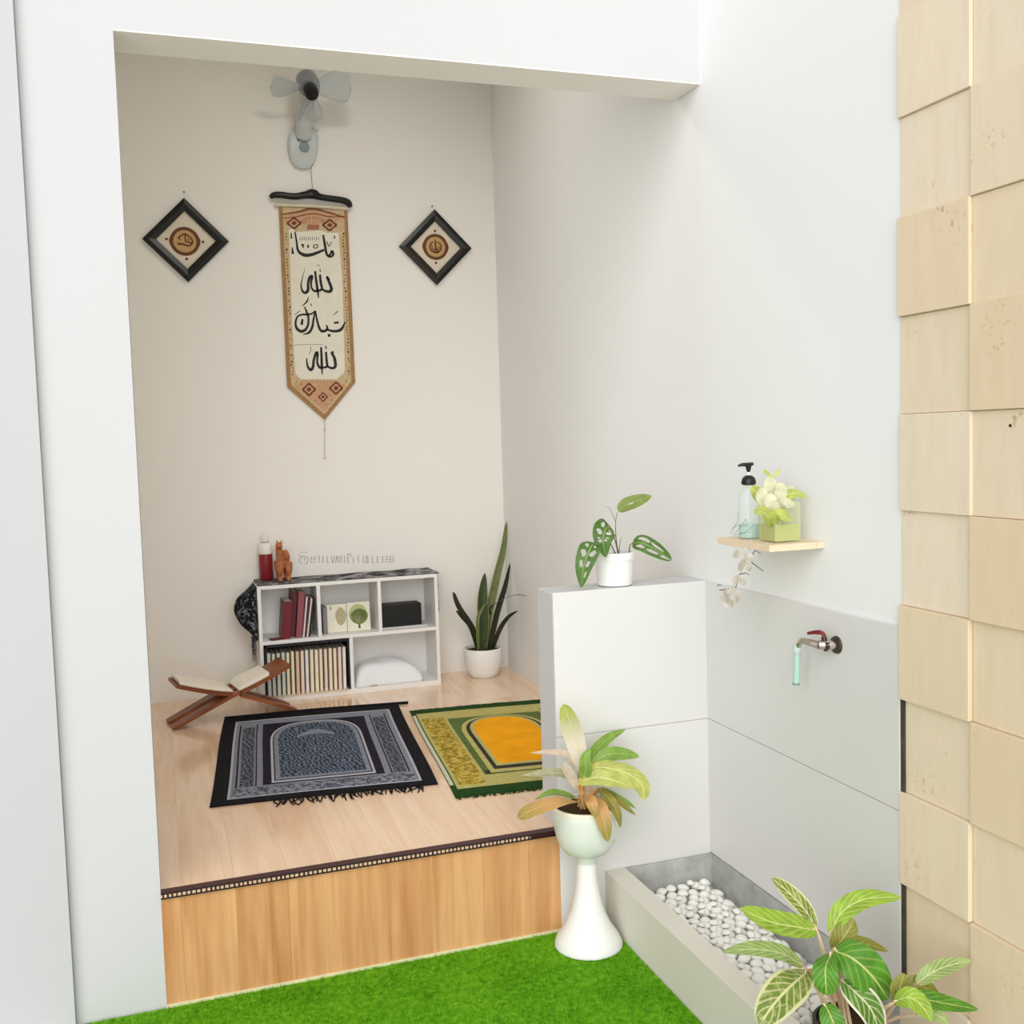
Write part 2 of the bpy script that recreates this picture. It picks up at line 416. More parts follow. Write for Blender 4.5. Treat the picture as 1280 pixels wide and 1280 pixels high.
# ------------------------------------------------------------------ turf
TURF = NT('turf_green'); _v = TURF.coords(); _n = TURF.noise(_v, 60, 4, .7); _n2 = TURF.noise(_v, 6, 3)
_f = TURF.math('ADD', TURF.math('MULTIPLY', _n, .75), TURF.math('MULTIPLY', _n2, .25))
TURF.color(TURF.ramp(_f, [(.3, srgb(60, 118, 8)), (.5, srgb(102, 168, 20)), (.72, srgb(150, 204, 54))])); TURF = TURF.done(.75, .15)
tb = MB().box(XW, TX0-.001, 1.3, YF-.003, -.011, .003).build('turf_mat', TURF, smooth=False, kind='stuff', label='bright green artificial turf in front of the wooden step', cat='turf')
N = 90000
bx = rng.uniform(XW+.003, TX0-.006, N); by = rng.uniform(1.75, YF-.008, N); ang = rng.uniform(0, 6.283, N); hh = rng.uniform(.006, .013, N)
le = rng.normal(0, .004, (N, 2)); hw = .0011
V = np.zeros((N, 3, 3), np.float32)
V[:, 0] = np.stack([bx-np.cos(ang)*hw, by-np.sin(ang)*hw, np.full(N, .002)], 1)
V[:, 1] = np.stack([bx+np.cos(ang)*hw, by+np.sin(ang)*hw, np.full(N, .002)], 1)
V[:, 2] = np.stack([np.clip(bx+le[:, 0], XW, TX0-.002), np.minimum(by+le[:, 1], YF-.004), .002+hh], 1)
V[:, :, 0] -= ORG[tb.name][0]; V[:, :, 1] -= ORG[tb.name][1]; V[:, :, 2] -= ORG[tb.name][2]
me = bpy.data.meshes.new('grass_blades'); me.vertices.add(3*N); me.vertices.foreach_set('co', V.ravel())
me.loops.add(3*N); me.loops.foreach_set('vertex_index', np.arange(3*N, dtype=np.int32))
me.polygons.add(N); me.polygons.foreach_set('loop_start', np.arange(0, 3*N, 3, dtype=np.int32)); me.polygons.foreach_set('loop_total', np.full(N, 3, np.int32))
me.update(); me.materials.append(TURF)
go = bpy.data.objects.new('grass_blades', me); COL.objects.link(go); go.parent = tb; go['kind'] = 'stuff'

# ------------------------------------------------------------------ pebbles
PEB = simple('white_pebble', srgb(245, 243, 237), .55, .05, 15)
bed = MB()
nx, ny = 24, 90
xs = np.linspace(TX1+.002, XR-.015, nx); ys = np.linspace(1.70, YF-.017, ny)
bv = [(x, y, .062+.006*math.sin(x*190)*math.sin(y*170+x*40)) for y in ys for x in xs]
bf = [(j*nx+i, j*nx+i+1, (j+1)*nx+i+1, (j+1)*nx+i) for j in range(ny-1) for i in range(nx-1)]
o_ = len(bv); bv += [(x, y, .022) for y in ys for x in xs]; bf += [tuple(i+o_ for i in reversed(f)) for f in bf]
bed.add(bv, bf).build('gravel_bed', simple('gravel_grey', srgb(212, 207, 196), .9, .25, 90), kind='stuff', label='bed of small gravel under the white pebbles', cat='gravel')
pm = []
for k in range(6):
    bm = bmesh.new(); bmesh.ops.create_icosphere(bm, subdivisions=2, radius=1)
    s_ = (random.uniform(.85, 1.0), random.uniform(.7, .95), random.uniform(.5, .7)); ph = random.uniform(0, 9)
    for q in bm.verts:
        c = q.co; d = 1+.08*math.sin(3*c.x+ph)+.07*math.sin(4*c.y+2*ph)+.05*math.sin(5*c.z+ph*3)
        q.co = Vector((c.x*s_[0], c.y*s_[1], c.z*s_[2]))*d
    me = bpy.data.meshes.new('pebble'); bm.to_mesh(me); bm.free()
    me.polygons.foreach_set('use_smooth', [True]*len(me.polygons)); me.materials.append(PEB); pm.append(me)
sp = .041; j = 0; y = YF-.039; npb = 0
while y > 2.09:
    x = TX1+.0255+(sp/2 if j % 2 else 0)
    while x < XR-.040:
        o = bpy.data.objects.new('pebble', random.choice(pm)); COL.objects.link(o)
        r_ = random.uniform(.0205, .0238)
        o.scale = (r_, r_, r_); o.rotation_euler = (random.uniform(-.25, .25), random.uniform(-.25, .25), random.uniform(0, 6.28))
        back = max(0, (y-2.86))*.10
        o.location = (x+random.uniform(-.003, .003), y+random.uniform(-.003, .003), .0785+random.uniform(0, .007)+back)
        tag(o, 'smooth white pebble lying in the grey wash trough', 'pebble', 'white pebbles in the wash trough'); npb += 1
        if random.random() < .55 and x+sp < XR-.045 and y-sp*.4 > 2.09:      # smaller pebbles caught in the gaps
            o = bpy.data.objects.new('pebble', random.choice(pm)); COL.objects.link(o); r_ = random.uniform(.012, .0155)
            o.scale = (r_, r_, r_*.9); o.rotation_euler = (random.uniform(-.3, .3), random.uniform(-.3, .3), random.uniform(0, 6.28))
            o.location = (x+sp*.5, y-sp*.29, .0965+random.uniform(0, .003)+back)
            tag(o, 'smooth white pebble lying in the grey wash trough', 'pebble', 'white pebbles in the wash trough'); npb += 1
        x += sp
    y -= sp*.88; j += 1
print('pebbles', npb)

# ------------------------------------------------------------------ added fill lamp on the alcove ceiling, unseen behind the lintel
lp_ = thing('added_fill_lamp', (.85, 4.05, ZC), 'added round fill lamp inside the alcove, out of view', 'lamp')
MB().lathe([(.0, -.03), (.15, -.03), (.17, -.02), (.175, 0), (0, 0)], (.85, 4.05, ZC), 36, closed=False).build('housing', simple('fill_lamp_white', srgb(240, 240, 238), .4), lp_)
ld = bpy.data.lights.new('fill_lamp_glow', 'AREA'); ld.shape = 'DISK'; ld.size = .30; ld.energy = 6.5; ld.color = (1, .955, .88)
lo = bpy.data.objects.new('fill_lamp_glow', ld); COL.objects.link(lo); lo.parent = lp_; lo.location = (0, 0, -.035)

# ================================================================== back wall hangings
BLACKW = simple('black_wood', srgb(15, 11, 10), .35, .15, 12)
DARKW = simple('dark_brown_wood', srgb(44, 30, 20), .35, .25, 18)
MATC = simple('cream_mat', srgb(226, 214, 196), .7, .05)
BROWN = simple('brown_print', srgb(104, 60, 26), .6, .12)
GOLDP = simple('gold_print', srgb(196, 158, 104), .6, .08)
INK = simple('black_ink', srgb(28, 26, 24), .6, .05)
def diamond(name, px, label, strokes, sc, off, top, ring_px):
    """px: top, left, right, bottom corners in the photograph, on the back wall"""
    Y = YB-.004
    T, L_, R_, B_ = [AY(*p, Y) for p in px]
    ctr = (T+L_+R_+B_)/4
    hw = ((R_.x-L_.x)+(T.z-B_.z))/4
    t = thing(name, (ctr.x, Y, ctr.z-hw), label, 'picture', 'diamond frames on the back wall')
    def dq(s, y): return [(ctr.x, y, ctr.z+s), (ctr.x-s, y, ctr.z), (ctr.x, y, ctr.z-s), (ctr.x+s, y, ctr.z)]
    inn = hw*.69
    o = dq(hw, Y); i_ = dq(inn, Y); cs = dq(hw*.86, Y)
    # four moulded rails, mitred
    for k in range(4):
        a, b = Vector(o[k]), Vector(o[(k+1) % 4]); c, d = Vector(i_[k]), Vector(i_[(k+1) % 4]); m1, m2 = Vector(cs[k]), Vector(cs[(k+1) % 4])
        D1, D2 = Vector((0, -.014, 0)), Vector((0, -.022, 0))
        vv = [a, b, a+D1, b+D1, m1+D2, m2+D2, c+D1, d+D1, c, d]
        ff = [(0, 1, 3, 2), (2, 3, 5, 4), (4, 5, 7, 6), (6, 7, 9, 8), (8, 9, 1, 0), (0, 2, 4, 6, 8), (1, 9, 7, 5, 3)]
        MB().add(vv, ff).build('frame_rail', DARKW if (k == 1 and sc) else BLACKW, t, smooth=False)
    mt_ = MB().prism(dq(inn*1.02, Y-.002), (0, -.004, 0)).build('mount', MATC, t, smooth=False)
    yy = Y-.0063; r = hw*.345
    cc = AY(*ring_px, Y)
    n = 40; mb = MB(); ro, ri = r, r*.77
    V_ = []; Fc = []
    for k in range(n):
        a = 2*math.pi*k/n; bl = 1+.06*max(0, math.cos(2*(a)))**6
        for rr in (ro*bl, ri): V_ += [(cc.x+rr*math.cos(a), yy, cc.z+rr*math.sin(a)), (cc.x+rr*math.cos(a), yy-.001, cc.z+rr*math.sin(a))]
    for k in range(n):
        a, b = 4*k, 4*((k+1) % n); Fc += [(a, b, b+1, a+1), (a+2, a+3, b+3, b+2), (a+1, b+1, b+3, a+3), (a, a+2, b+2, b)]
    mb.add(V_, Fc); med = mb.build('ring', BROWN, mt_, smooth=False)
    MB().lathe([(ri, 0), (ri, .0006)], (cc.x, yy, cc.z), 36, (0, -1, 0)).build('medallion', GOLDP, mt_, smooth=False)
    mb = MB()
    for st, ws in strokes:
        mb.ribbon([(cc.x+q[0]*ri, yy-.0008, cc.z+q[1]*ri) for q in spl(st, 16)], [w*ri for w in ws], (0, -1, 0), .0006)
    mb.build('calligraphy', BROWN, mt_, smooth=False)
    for dx, dz in (((0, 1), (0, -1)) if sc else ((-1, .1), (1, 0), (.05, -1))):
        MB().lathe([(.0, 0), (r*.1, 0), (r*.1, .001), (0, .001)], (cc.x+dx*r*1.22, yy+.0005, cc.z+dz*r*1.22), 10, (0, -1, 0), closed=False).build('finial', BROWN, mt_)
    nl = AY(*top, YB-.001)
    MB().lathe([(.0035, -.001), (.0035, .006), (.002, .008)], nl, 8, (0, -1, 0)).build('nail', INK, t)
    return t
st1 = [([(-.6, .25), (-.3, .5), (.05, .65), (.45, .4), (.7, 0), (.4, -.1), (.05, -.05)], [.1, .16, .14, .1]), ([(.05, .65), (.05, .3), (.08, -.05)], [.12, .16]),
       ([(-.65, -.25), (-.2, -.25), (.3, -.4), (.6, -.2), (.7, 0)], [.2, .18, .12]), ([(-.5, .2), (-.4, .2)], [.3, .3]), ([(.3, .25), (.35, .1), (.25, .12)], [.1, .1])]
st2 = [([(math.cos(a)*.58, math.sin(a)*.55) for a in np.linspace(1.9, 7.6, 14)], [.12, .2, .12]), ([(0, .75), (0, .3), (.02, -.25)], [.1, .2, .16]),
       ([(-.4, .2), (-.3, -.2), (0, -.3), (.3, -.15), (.35, .1)], [.08, .16, .1]), ([(-.2, -.45), (.05, -.5), (.3, -.4)], [.1, .14])]
diamond('diamond_picture', ((231, 248), (178, 296), (286, 305), (234, 353)), 'black diamond picture frame by the alcove pillar, ringed emblem with fan-like script', st1, 0, 0, (230, 240), (231, 302))
diamond('diamond_picture', ((543, 261), (499, 307), (588, 313), (545, 357)), 'dark diamond picture frame near the wall corner, emblem with upright script in a double ring', st2, 1, 0, (540, 258), (544, 309))

# banner -------------------------------------------------------------------
Yb = YB-.006
TAN = simple('tan_braid', srgb(168, 128, 84), .8, .15, 60)
FABR = simple('beige_brocade', srgb(206, 182, 142), .85, .12, 80)
PANEL = simple('ivory_cloth', srgb(236, 230, 214), .85, .03)
PINKC = simple('rose_brocade', srgb(206, 160, 126), .85, .12, 60)
REDB = simple('rust_print', srgb(120, 58, 34), .7, .2, 40)
def bp(x, y, d=0.0): return AY(x, y, Yb-d)
c1 = lambda x, y: (340+x/8.536, 250+y/8.536)
c2 = lambda x, y: (340+x/8.0, 370+y/8.0)
bt = bp(406, 525)
ban = thing('calligraphy_banner', (bt.x, Yb, bt.z), 'long pointed fabric banner with black Arabic calligraphy hanging from a black bar', 'banner')
def poly(name, pts, d, th, mat, par=ban, **k):
    return MB().prism([bp(x, y, d) for x, y in pts], (0, -th, 0)).build(name, mat, par, smooth=False, **k)
poly('cloth', [(348.5, 257), (434, 261), (444, 478), (406, 525), (359, 484)], 0, .003, TAN)
poly('border', [(353, 259), (430, 263), (439, 477), (405.5, 518), (364, 481)], .003, .001, FABR)
poly('panel', [(361, 287), (366, 285), (369, 290), (402, 288), (409, 291), (423, 291), (428, 350), (431, 462), (429, 467), (421, 474), (376, 474), (369, 467), (365, 400)], .004, .0008, PANEL)
poly('top_field', [(355, 268), (372, 264), (392, 262), (412, 264), (430, 270), (430, 275), (412, 279), (392, 280), (370, 280), (356, 277)], .004, .0007, PINKC)
poly('bottom_field', [(377, 476), (421, 476), (432, 481), (405.5, 514), (368, 483)], .004, .0007, PINKC)
mb = MB()
mb.tube([bp(343, 256, .006), bp(391, 257.5, .006), bp(436, 261, .006)], .009, 12); mb.build('top_roll', simple('pale_roll', srgb(222, 210, 186), .8), ban)
mb = MB()
for pts, w in (([(352, 268), (372, 265), (390, 261), (412, 266), (431, 272)], .010), ([(352, 273), (370, 271), (392, 267), (412, 271), (431, 270)], .005)):
    mb.ribbon([bp(x, y, .0052) for x, y in spl(pts, 16)], [w*.5, w, w*.5], (0, -1, 0), .0008)
mb.build('swag', simple('brown_braid', srgb(120, 76, 44), .8, .15, 50), ban, smooth=False)
for (cx, cy, rx, ry) in (c1(235, 247)+(8.2, 6.6), c1(615, 268)+(8.2, 6.6), c2(370, 935)+(7.6, 7.2), c2(640, 922)+(7.6, 7.2), c2(510, 1010)+(5.2, 5.2)):
    mb = MB(); pts = []
    for k in range(24):
        a = 2*math.pi*k/24; q = 1+.16*math.cos(a*4); pts.append(bp(cx+rx*q*math.cos(a), cy+ry*q*math.sin(a), .005))
    inner = [p.lerp(sum(pts, Vector())/24, .34) for p in pts]
    n = 24; V_ = [p for p in pts]+[p for p in inner]; V_ += [p+Vector((0, -.0008, 0)) for p in V_]
    Fc = []
    for k in range(n):
        j = (k+1) % n; Fc += [(2*n+k, 2*n+j, 3*n+j, 3*n+k), (k, j, 2*n+j, 2*n+k), (n+k, 3*n+k, 3*n+j, n+j)]
    mb.add(V_, Fc)
    ctr = sum(pts, Vector())/24
    rz_ = mb.build('rosette', REDB, ban, smooth=False)
    MB().prism([ctr+(p-ctr)*.36 for p in pts], (0, -.0008, 0)).build('rosette_centre', REDB, rz_, smooth=False)
a, b = c1(375, 262), c1(503, 314)
poly('crest_block', [a, (b[0], a[1]), b, (a[0], b[1])], .0048, .0006, simple('brick_print', srgb(168, 110, 88), .8))
mb = MB()
for k in range(9):
    aa = math.pi*(.12+.76*k/8); q = c1(440+150*math.cos(aa), 265-90*math.sin(aa)); q2 = c1(440+100*math.cos(aa), 262-60*math.sin(aa))
    mb.ribbon([bp(*q, .005), bp(*q2, .005)], [.003, .002], (0, -1, 0), .0006)
for k in range(46):     # small motifs down both borders
    y = 292+k*4.0
    if y > 470: break
    for side in (0, 1):
        x = (357.5+(y-292)*.045) if side == 0 else (429+(y-292)*.042)
        if random.random() < .8:
            h_ = random.uniform(.8, 2.0); w_ = random.uniform(.5, 1.5); x += random.uniform(-.8, .8)
            mb.prism([bp(x-w_, y, .0048), bp(x, y-h_, .0048), bp(x+w_, y, .0048), bp(x, y+h_, .0048)], (0, -.0006, 0))
for x, y, w_ in [(455+i*24, 1080+6*math.sin(i*2), 8) for i in range(6)]+[(470+i*30, 940, 7) for i in range(3)]+[(430, 1045, 10), (598, 1042, 12), (510, 1146, 8), (245, 860, 12), (290, 885, 12), (740, 850, 14), (590, 1000, 8)]+[(405+i*38, 850, 9) for i in range(6)]:
    q = c2(x, y); d = w_/8/1.6
    mb.prism([bp(q[0]-d, q[1], .005), bp(q[0], q[1]-d, .005), bp(q[0]+d, q[1], .005), bp(q[0], q[1]+d, .005)], (0, -.0006, 0))
mb.build('motif', simple('umber_print', srgb(88, 62, 38), .8), ban, smooth=False, kind='stuff')
PXM = .0040/8.3   # metres per crop pixel on the banner
def word(cf, strokes):
    mb = MB()
    for pts, ws in strokes:
        mb.ribbon([bp(*cf(x, y), .0049) for x, y in spl(pts, max(10, 5*len(pts)))], [w*PXM*1.05 for w in ws], (0, -1, 0), .0006)
    return mb.build('calligraphy_word', INK, ban, smooth=False)
word(c1, [([(245, 340), (262, 440), (275, 530), (310, 572), (370, 590), (450, 575), (555, 532)], [14, 18, 26, 34, 30, 22]),
          ([(546, 372), (563, 470), (578, 560), (600, 605)], [20, 26, 24, 18]), ([(596, 605), (625, 575), (640, 545), (655, 575), (636, 602), (600, 606)], [16, 22, 22, 16]),
          ([(585, 440), (606, 492), (635, 445)], [7, 9, 6]), ([(312, 482), (332, 480), (330, 512)], [16, 18, 10]), ([(385, 478), (387, 512)], [18, 16]),
          ([(445, 480), (485, 478), (482, 508), (445, 510), (447, 482)], [9, 9, 9]), ([(205, 350), (206, 412)], [12, 16]), ([(215, 505), (222, 575)], [10, 26]), ([(665, 380), (668, 415)], [12, 10]),
          ]+[([(300+22*i, 392+6*(i % 2)), (298+22*i, 430)], [5, 5]) for i in range(10)])
word(c1, [([(350, 735), (325, 830), (310, 910), (325, 970), (355, 990), (384, 960), (386, 880), (402, 825), (428, 815), (416, 880), (424, 940), (455, 972), (495, 962)], [4, 8, 16, 26, 30, 24, 24, 26, 18, 22, 28]),
          ([(460, 758), (470, 850), (485, 950), (497, 1045)], [20, 24, 26, 10]), ([(512, 795), (520, 880), (532, 945), (500, 972)], [20, 26, 24, 20]),
          ([(532, 950), (572, 972), (615, 976), (634, 948), (612, 880), (586, 820), (612, 852)], [20, 26, 32, 30, 24, 18]), ([(485, 700), (510, 695)], [8, 6]), ([(512, 735), (515, 770)], [10, 8])])
word(c2, [([(366, 8), (347, 58), (302, 100)], [6, 16, 6]), ([(325, 108), (350, 168), (364, 215), (360, 290), (330, 340), (285, 352), (245, 318), (236, 260), (256, 206), (300, 186), (350, 186), (400, 176), (434, 148)], [12, 22, 20, 22, 30, 30, 22, 18, 18, 20, 16, 14]),
          ([(434, 148), (416, 230), (402, 310), (370, 365), (306, 386)], [12, 20, 24, 24, 5]), ([(434, 150), (452, 250), (482, 338), (520, 352), (552, 330), (546, 290)], [14, 22, 28, 26, 14]),
          ([(548, 335), (620, 352), (690, 335), (732, 258)], [20, 26, 30, 10]), ([(618, 270), (668, 264)], [20, 20]), ([(570, 380), (572, 408)], [30, 26]), ([(305, 230), (296, 288)], [20, 26]), ([(615, 190), (660, 150)], [6, 8]), ([(226, 188), (280, 150)], [5, 8]), ([(385, 75), (397, 100)], [10, 8])])
word(c2, [([(385, 500), (390, 540), (370, 580)], [4, 5, 4]), ([(345, 620), (356, 700), (385, 738), (410, 710), (418, 640), (442, 568), (456, 582), (452, 660), (472, 710), (500, 720)], [10, 22, 30, 26, 24, 26, 20, 24, 26]),
          ([(490, 512), (495, 600), (498, 700), (503, 788)], [20, 24, 26, 8]), ([(540, 558), (545, 640), (550, 702), (510, 718)], [20, 24, 24, 20]), ([(550, 702), (600, 722), (634, 700), (624, 620), (598, 570), (618, 560)], [20, 26, 30, 26, 18]), ([(538, 500), (540, 532)], [12, 8]), ([(222, 500), (260, 488), (510, 484)], [3, 3])])
# bar with carved ends and a knob
mb = MB()
bar = [(338, 247, 5), (342, 244, 8), (350, 243.5, 9), (368, 245.5, 9), (380, 244, 10), (390, 243, 12), (402, 246.5, 9), (420, 249, 9), (431, 251, 9), (436, 254, 9), (438, 259, 6)]
mb.tube([bp(q[0], q[1], .012) for q in spl(bar, 40)], [q[2]*.0020 for q in spl(bar, 40)], 12, flat=.8)
mb.ell(bp(390.5, 241.5, .012), (.034, .014, .020))
mb.build('hanger_bar', BLACKW, ban)
MB().tube([bp(x, y, .004) for x, y in spl([(391, 240), (389.5, 222), (389, 210), (393, 200), (394.5, 182), (391, 163)], 20)], .0011, 6).build('cord', simple('brown_cord', srgb(92, 72, 56), .8), ban)
MB().tube([bp(x, y, .004) for x, y in spl([(394.3, 172), (395.5, 166), (397, 162)], 6)], .0009, 6).build('cord', MATS['brown_cord'], ban)
mb = MB(); mb.tube([bp(406, 524, .004), bp(406, 545, .004), bp(406, 573, .004)], .0012, 6); mb.ell(bp(406, 537, .004), (.003, .003, .007), 8, 6); mb.ell(bp(406, 573, .004), (.005, .004, .003), 8, 6)
mb.build('tassel', simple('beige_thread', srgb(176, 160, 134), .9), ban)

# wall fan ------------------------------------------------------------------
FANW = simple('fan_pale_plastic', srgb(206, 211, 212), .4, .03)
FANG = simple('fan_grey_metal', srgb(150, 156, 164), .3, .1, 20, .5, 0, Metallic=.4)
fb = AY(378, 205, YB)
fan = thing('wall_fan', (fb.x, YB, fb.z), 'pale wall-mounted fan with black nose cap above the banner', 'fan')
pts = []
for k in range(28):
    a = 2*math.pi*k/28; x = 378.5+19*math.copysign(abs(math.cos(a))**.8, math.cos(a)); y = (178 if math.sin(a) < 0 else 180)+(22 if math.sin(a) < 0 else 32)*math.sin(a)
    pts.append(AY(x, y, YB-.001))
ctr = sum(pts, Vector())/28
mb = MB(); n = 28
V_ = pts+[p+Vector((0, -.018, 0)) for p in pts]+[ctr+(p-ctr)*.86+Vector((0, -.028, 0)) for p in pts]
mb.add(V_, [tuple(range(n))]+[(k, (k+1) % n, n+(k+1) % n, n+k) for k in range(n)]+[(n+k, n+(k+1) % n, 2*n+(k+1) % n, 2*n+k) for k in range(n)]+[tuple(2*n+k for k in range(n))])
wm_ = mb.build('wall_mount', FANW, fan)
kp = AY(380.5, 184, YB-.029)
MB().lathe([(.024, 0), (.024, .008), (.019, .012), (.0, .012)], kp, 24, (0, -1, 0), closed=False).build('speed_knob', simple('fan_knob_blue', srgb(140, 156, 160), .4), wm_)
mb = MB()
for pp in ([(372, 168), (379, 166.5), (385, 169), (388, 175)], [(371.5, 175), (378, 173), (385, 173.5)]):
    mb.ribbon([AY(x, y, YB-.0285) for x, y in spl(pp, 10)], [.007, .012, .005], (0, -1, 0), .002)
mb.build('pull_slot', simple('fan_slot', srgb(86, 94, 96), .5), wm_)
hub = AY(386, 107, 5.06); nose = AY(390.5, 119, 4.985)
MB().tube([AY(379, 170, YB-.02), AY(380, 150, 5.17), AY(384, 122, 5.12), hub+Vector((0, .05, 0))], [.040, .040, .036, .040], 16).build('neck', FANW, fan)
ax = (nose-hub).normalized()
MB().lathe([(0, -.10), (.035, -.095), (.052, -.06), (.054, .0), (.046, .03), (0, .035)], hub, 28, ax, closed=False).build('motor_housing', FANG, fan)
MB().lathe([(.032, .0), (.034, .004), (.034, .05), (.028, .062), (0, .064)], hub+ax*.035, 28, ax, closed=False).build('nose_cap', simple('cap_black', srgb(14, 14, 17), .25), fan)
FB = m_glass('fan_blade_clear', (.82, .85, .86, 1), .62, .25)
side = ax.cross(Vector((0, 0, 1))).normalized(); upv = side.cross(ax).normalized()
for k, (a0, ln, wd) in enumerate(((172, .15, .15), (-4, .135, .115), (262, .13, .12))):
    a = math.radians(a0); d = side*-math.cos(a)*-1+upv*math.sin(a)
    d = side*math.cos(a)+upv*math.sin(a)
    nv, nu = 28, 8; t_ = d.cross(ax); V_ = []; Fc = []
    for i in range(nv+1):
        s_ = i/nv; w = wd*(.35+.65*math.sin(min(1, s_*1.25)*math.pi/2))*(1 if s_ < .8 else math.sqrt(max(.02, 1-((s_-.8)/.2)**2)))
        for j in range(nu+1):
            u_ = -1+2*j/nu; V_.append(hub+ax*(.018+u_*.022*(1-.4*s_))+d*(.045+ln*s_)+t_*u_*w/2)
    for i in range(nv):
        for j in range(nu): q = i*(nu+1)+j; Fc.append((q, q+1, q+nu+2, q+nu+1))
    ob_ = MB().add(V_, Fc).build('blade', FB, fan); so = ob_.modifiers.new('thick', 'SOLIDIFY'); so.thickness = .0025

# lettering on the wall over the shelf ---------------------------------------
c4 = lambda x, y: (320+x/5.333, 650+y/5.333)
Yw = YB-.0005
wl_c = AY(*c4(600, 285), Yw)
wlt = thing('wall_lettering', tuple(wl_c), 'row of thin grey lettering on the wall above the bookshelf', 'lettering')
LET = simple('grey_letter', srgb(120, 118, 112), .7)
def glyph(*strokes):
    g_ = MB()
    for pts, w in strokes:
        g_.ribbon([AY(*c4(x, y), Yw) for x, y in spl(pts, 8 if len(pts) > 2 else 2)], [w*.00075, w*.00075], (0, -1, 0), .0008)
    g_.build('letter', LET, wlt, smooth=False)
for x in (420, 445, 588, 682): glyph(([(x, 236), (x+1, 286)], 3.2))
for x in (474, 715, 735, 775, 808): glyph(([(x, 238), (x, 284)], 3.2), ([(x, 284), (x+14, 284)], 2.4))
glyph(([(500, 238), (512, 285), (522, 238)], 3.2)); glyph(([(530, 285), (537, 240), (545, 285)], 3.2)); glyph(([(552, 240), (556, 284)], 2.6)); glyph(([(566, 236), (568, 286)], 3.2))
glyph(([(612, 225), (613, 288)], 4), ([(613, 228), (632, 228), (634, 250)], 3)); glyph(([(648, 248), (648, 288)], 3.2)); glyph(([(745, 236), (747, 286)], 3.2))
for x in (365, 388): glyph(([(x, 248), (x+12, 246)], 2.4), ([(x, 262), (x+12, 262)], 2.4), ([(x, 246), (x, 284)], 2.4), ([(x, 284), (x+12, 284)], 2.4))
for x in (840, 868, 892): glyph(([(x, 244), (x+16, 242)], 2.2), ([(x+2, 244), (x+2, 282)], 2.6), ([(x+2, 262), (x+18, 262)], 2.2), ([(x, 282), (x+18, 280)], 2.2))
glyph(([(916, 238), (914, 282)], 2.6))
glyph(([(284, 242), (296, 234), (306, 246), (294, 256), (284, 268), (298, 276)], 2.6)); glyph(([(310, 250), (318, 240), (328, 250), (322, 270)], 2.6)); glyph(([(334, 240), (346, 256), (340, 288), (324, 294)], 3))
glyph(([(286, 290), (298, 286), (310, 292)], 2.4))
for x in (290, 304, 318, 332): glyph(([(x, 216), (x+7, 215)], 3))

# ================================================================== bookshelf
SHW = simple('shelf_white', srgb(240, 238, 234), .45, .01)
SX0, SX1, SY0, SY1, SZ1 = .415, 1.297, 5.005, 5.24, .893
PTH = .017; ZM = .618; D1, D2, D3 = .703, 1.000, .851
bs = thing('bookshelf', ((SX0+SX1)/2, SY0, H), 'white five-compartment bookshelf standing on the wooden floor', 'shelf')
B = .0008
MB().box(SX0, SX0+PTH, SY0, SY1, H, SZ1-PTH, B).build('side_panel', SHW, bs, smooth=False)
MB().box(SX1-PTH, SX1, SY0, SY1, H, SZ1-PTH, B).build('side_panel', SHW, bs, smooth=False)
MB().box(SX0, SX1, SY0, SY1, SZ1-PTH, SZ1, B).build('top_panel', SHW, bs, smooth=False)
MB().box(SX0+PTH, SX1-PTH, SY0, SY1-.006, ZM-PTH/2, ZM+PTH/2, B).build('shelf_board', SHW, bs, smooth=False)
MB().box(SX0+PTH, SX1-PTH, SY0, SY1-.006, H, H+.024, B).build('bottom_panel', SHW, bs, smooth=False)
for xd in (D1, D2): MB().box(xd-PTH/2, xd+PTH/2, SY0, SY1-.006, ZM+PTH/2, SZ1-PTH, B).build('divider', SHW, bs, smooth=False)
MB().box(D3-PTH/2, D3+PTH/2, SY0, SY1-.006, H+.024, ZM-PTH/2, B).build('divider', SHW, bs, smooth=False)
MB().box(SX0+PTH, SX1-PTH, SY1-.006, SY1, H+.024, SZ1-PTH).build('back_panel', SHW, bs, smooth=False)
ZU = ZM+PTH/2; ZB = H+.024

# cloth runner over the shelf
def m_scarf():
    t = NT('grey_black_scarf'); v = t.coords(scale=(1, 1, 1)); a = t.noise(v, 7, 3, .5, 1.8)
    vo = t.n('ShaderNodeTexVoronoi'); vo.inputs['Scale'].default_value = 34; t.l(v, vo.inputs['Vector'])
    c = t.ramp(a, [(.30, srgb(48, 47, 52)), (.44, srgb(112, 111, 114)), (.54, srgb(168, 166, 167)), (.66, srgb(78, 76, 82))], 'CONSTANT')
    c = t.mix(t.math('MULTIPLY', t.math('LESS_THAN', vo.outputs['Distance'], .22), .35), c, srgb(180, 178, 178))
    t.color(c); t.bump(a, .1, .003); return t.done(.85, .15)
SCARF = m_scarf()
NAVY = NT('navy_black_print'); _v = NAVY.coords(); _b = NAVY.noise(_v, 24, 3, .6, 2.5)
NAVY.color(NAVY.ramp(_b, [(.55, srgb(24, 24, 32)), (.60, srgb(150, 152, 160)), (.64, srgb(28, 28, 36))])); NAVY = NAVY.done(.85, .15)
sc = thing('shelf_runner', (SX0, SY0, SZ1), 'black and grey patterned cloth runner draped over the bookshelf top', 'cloth')
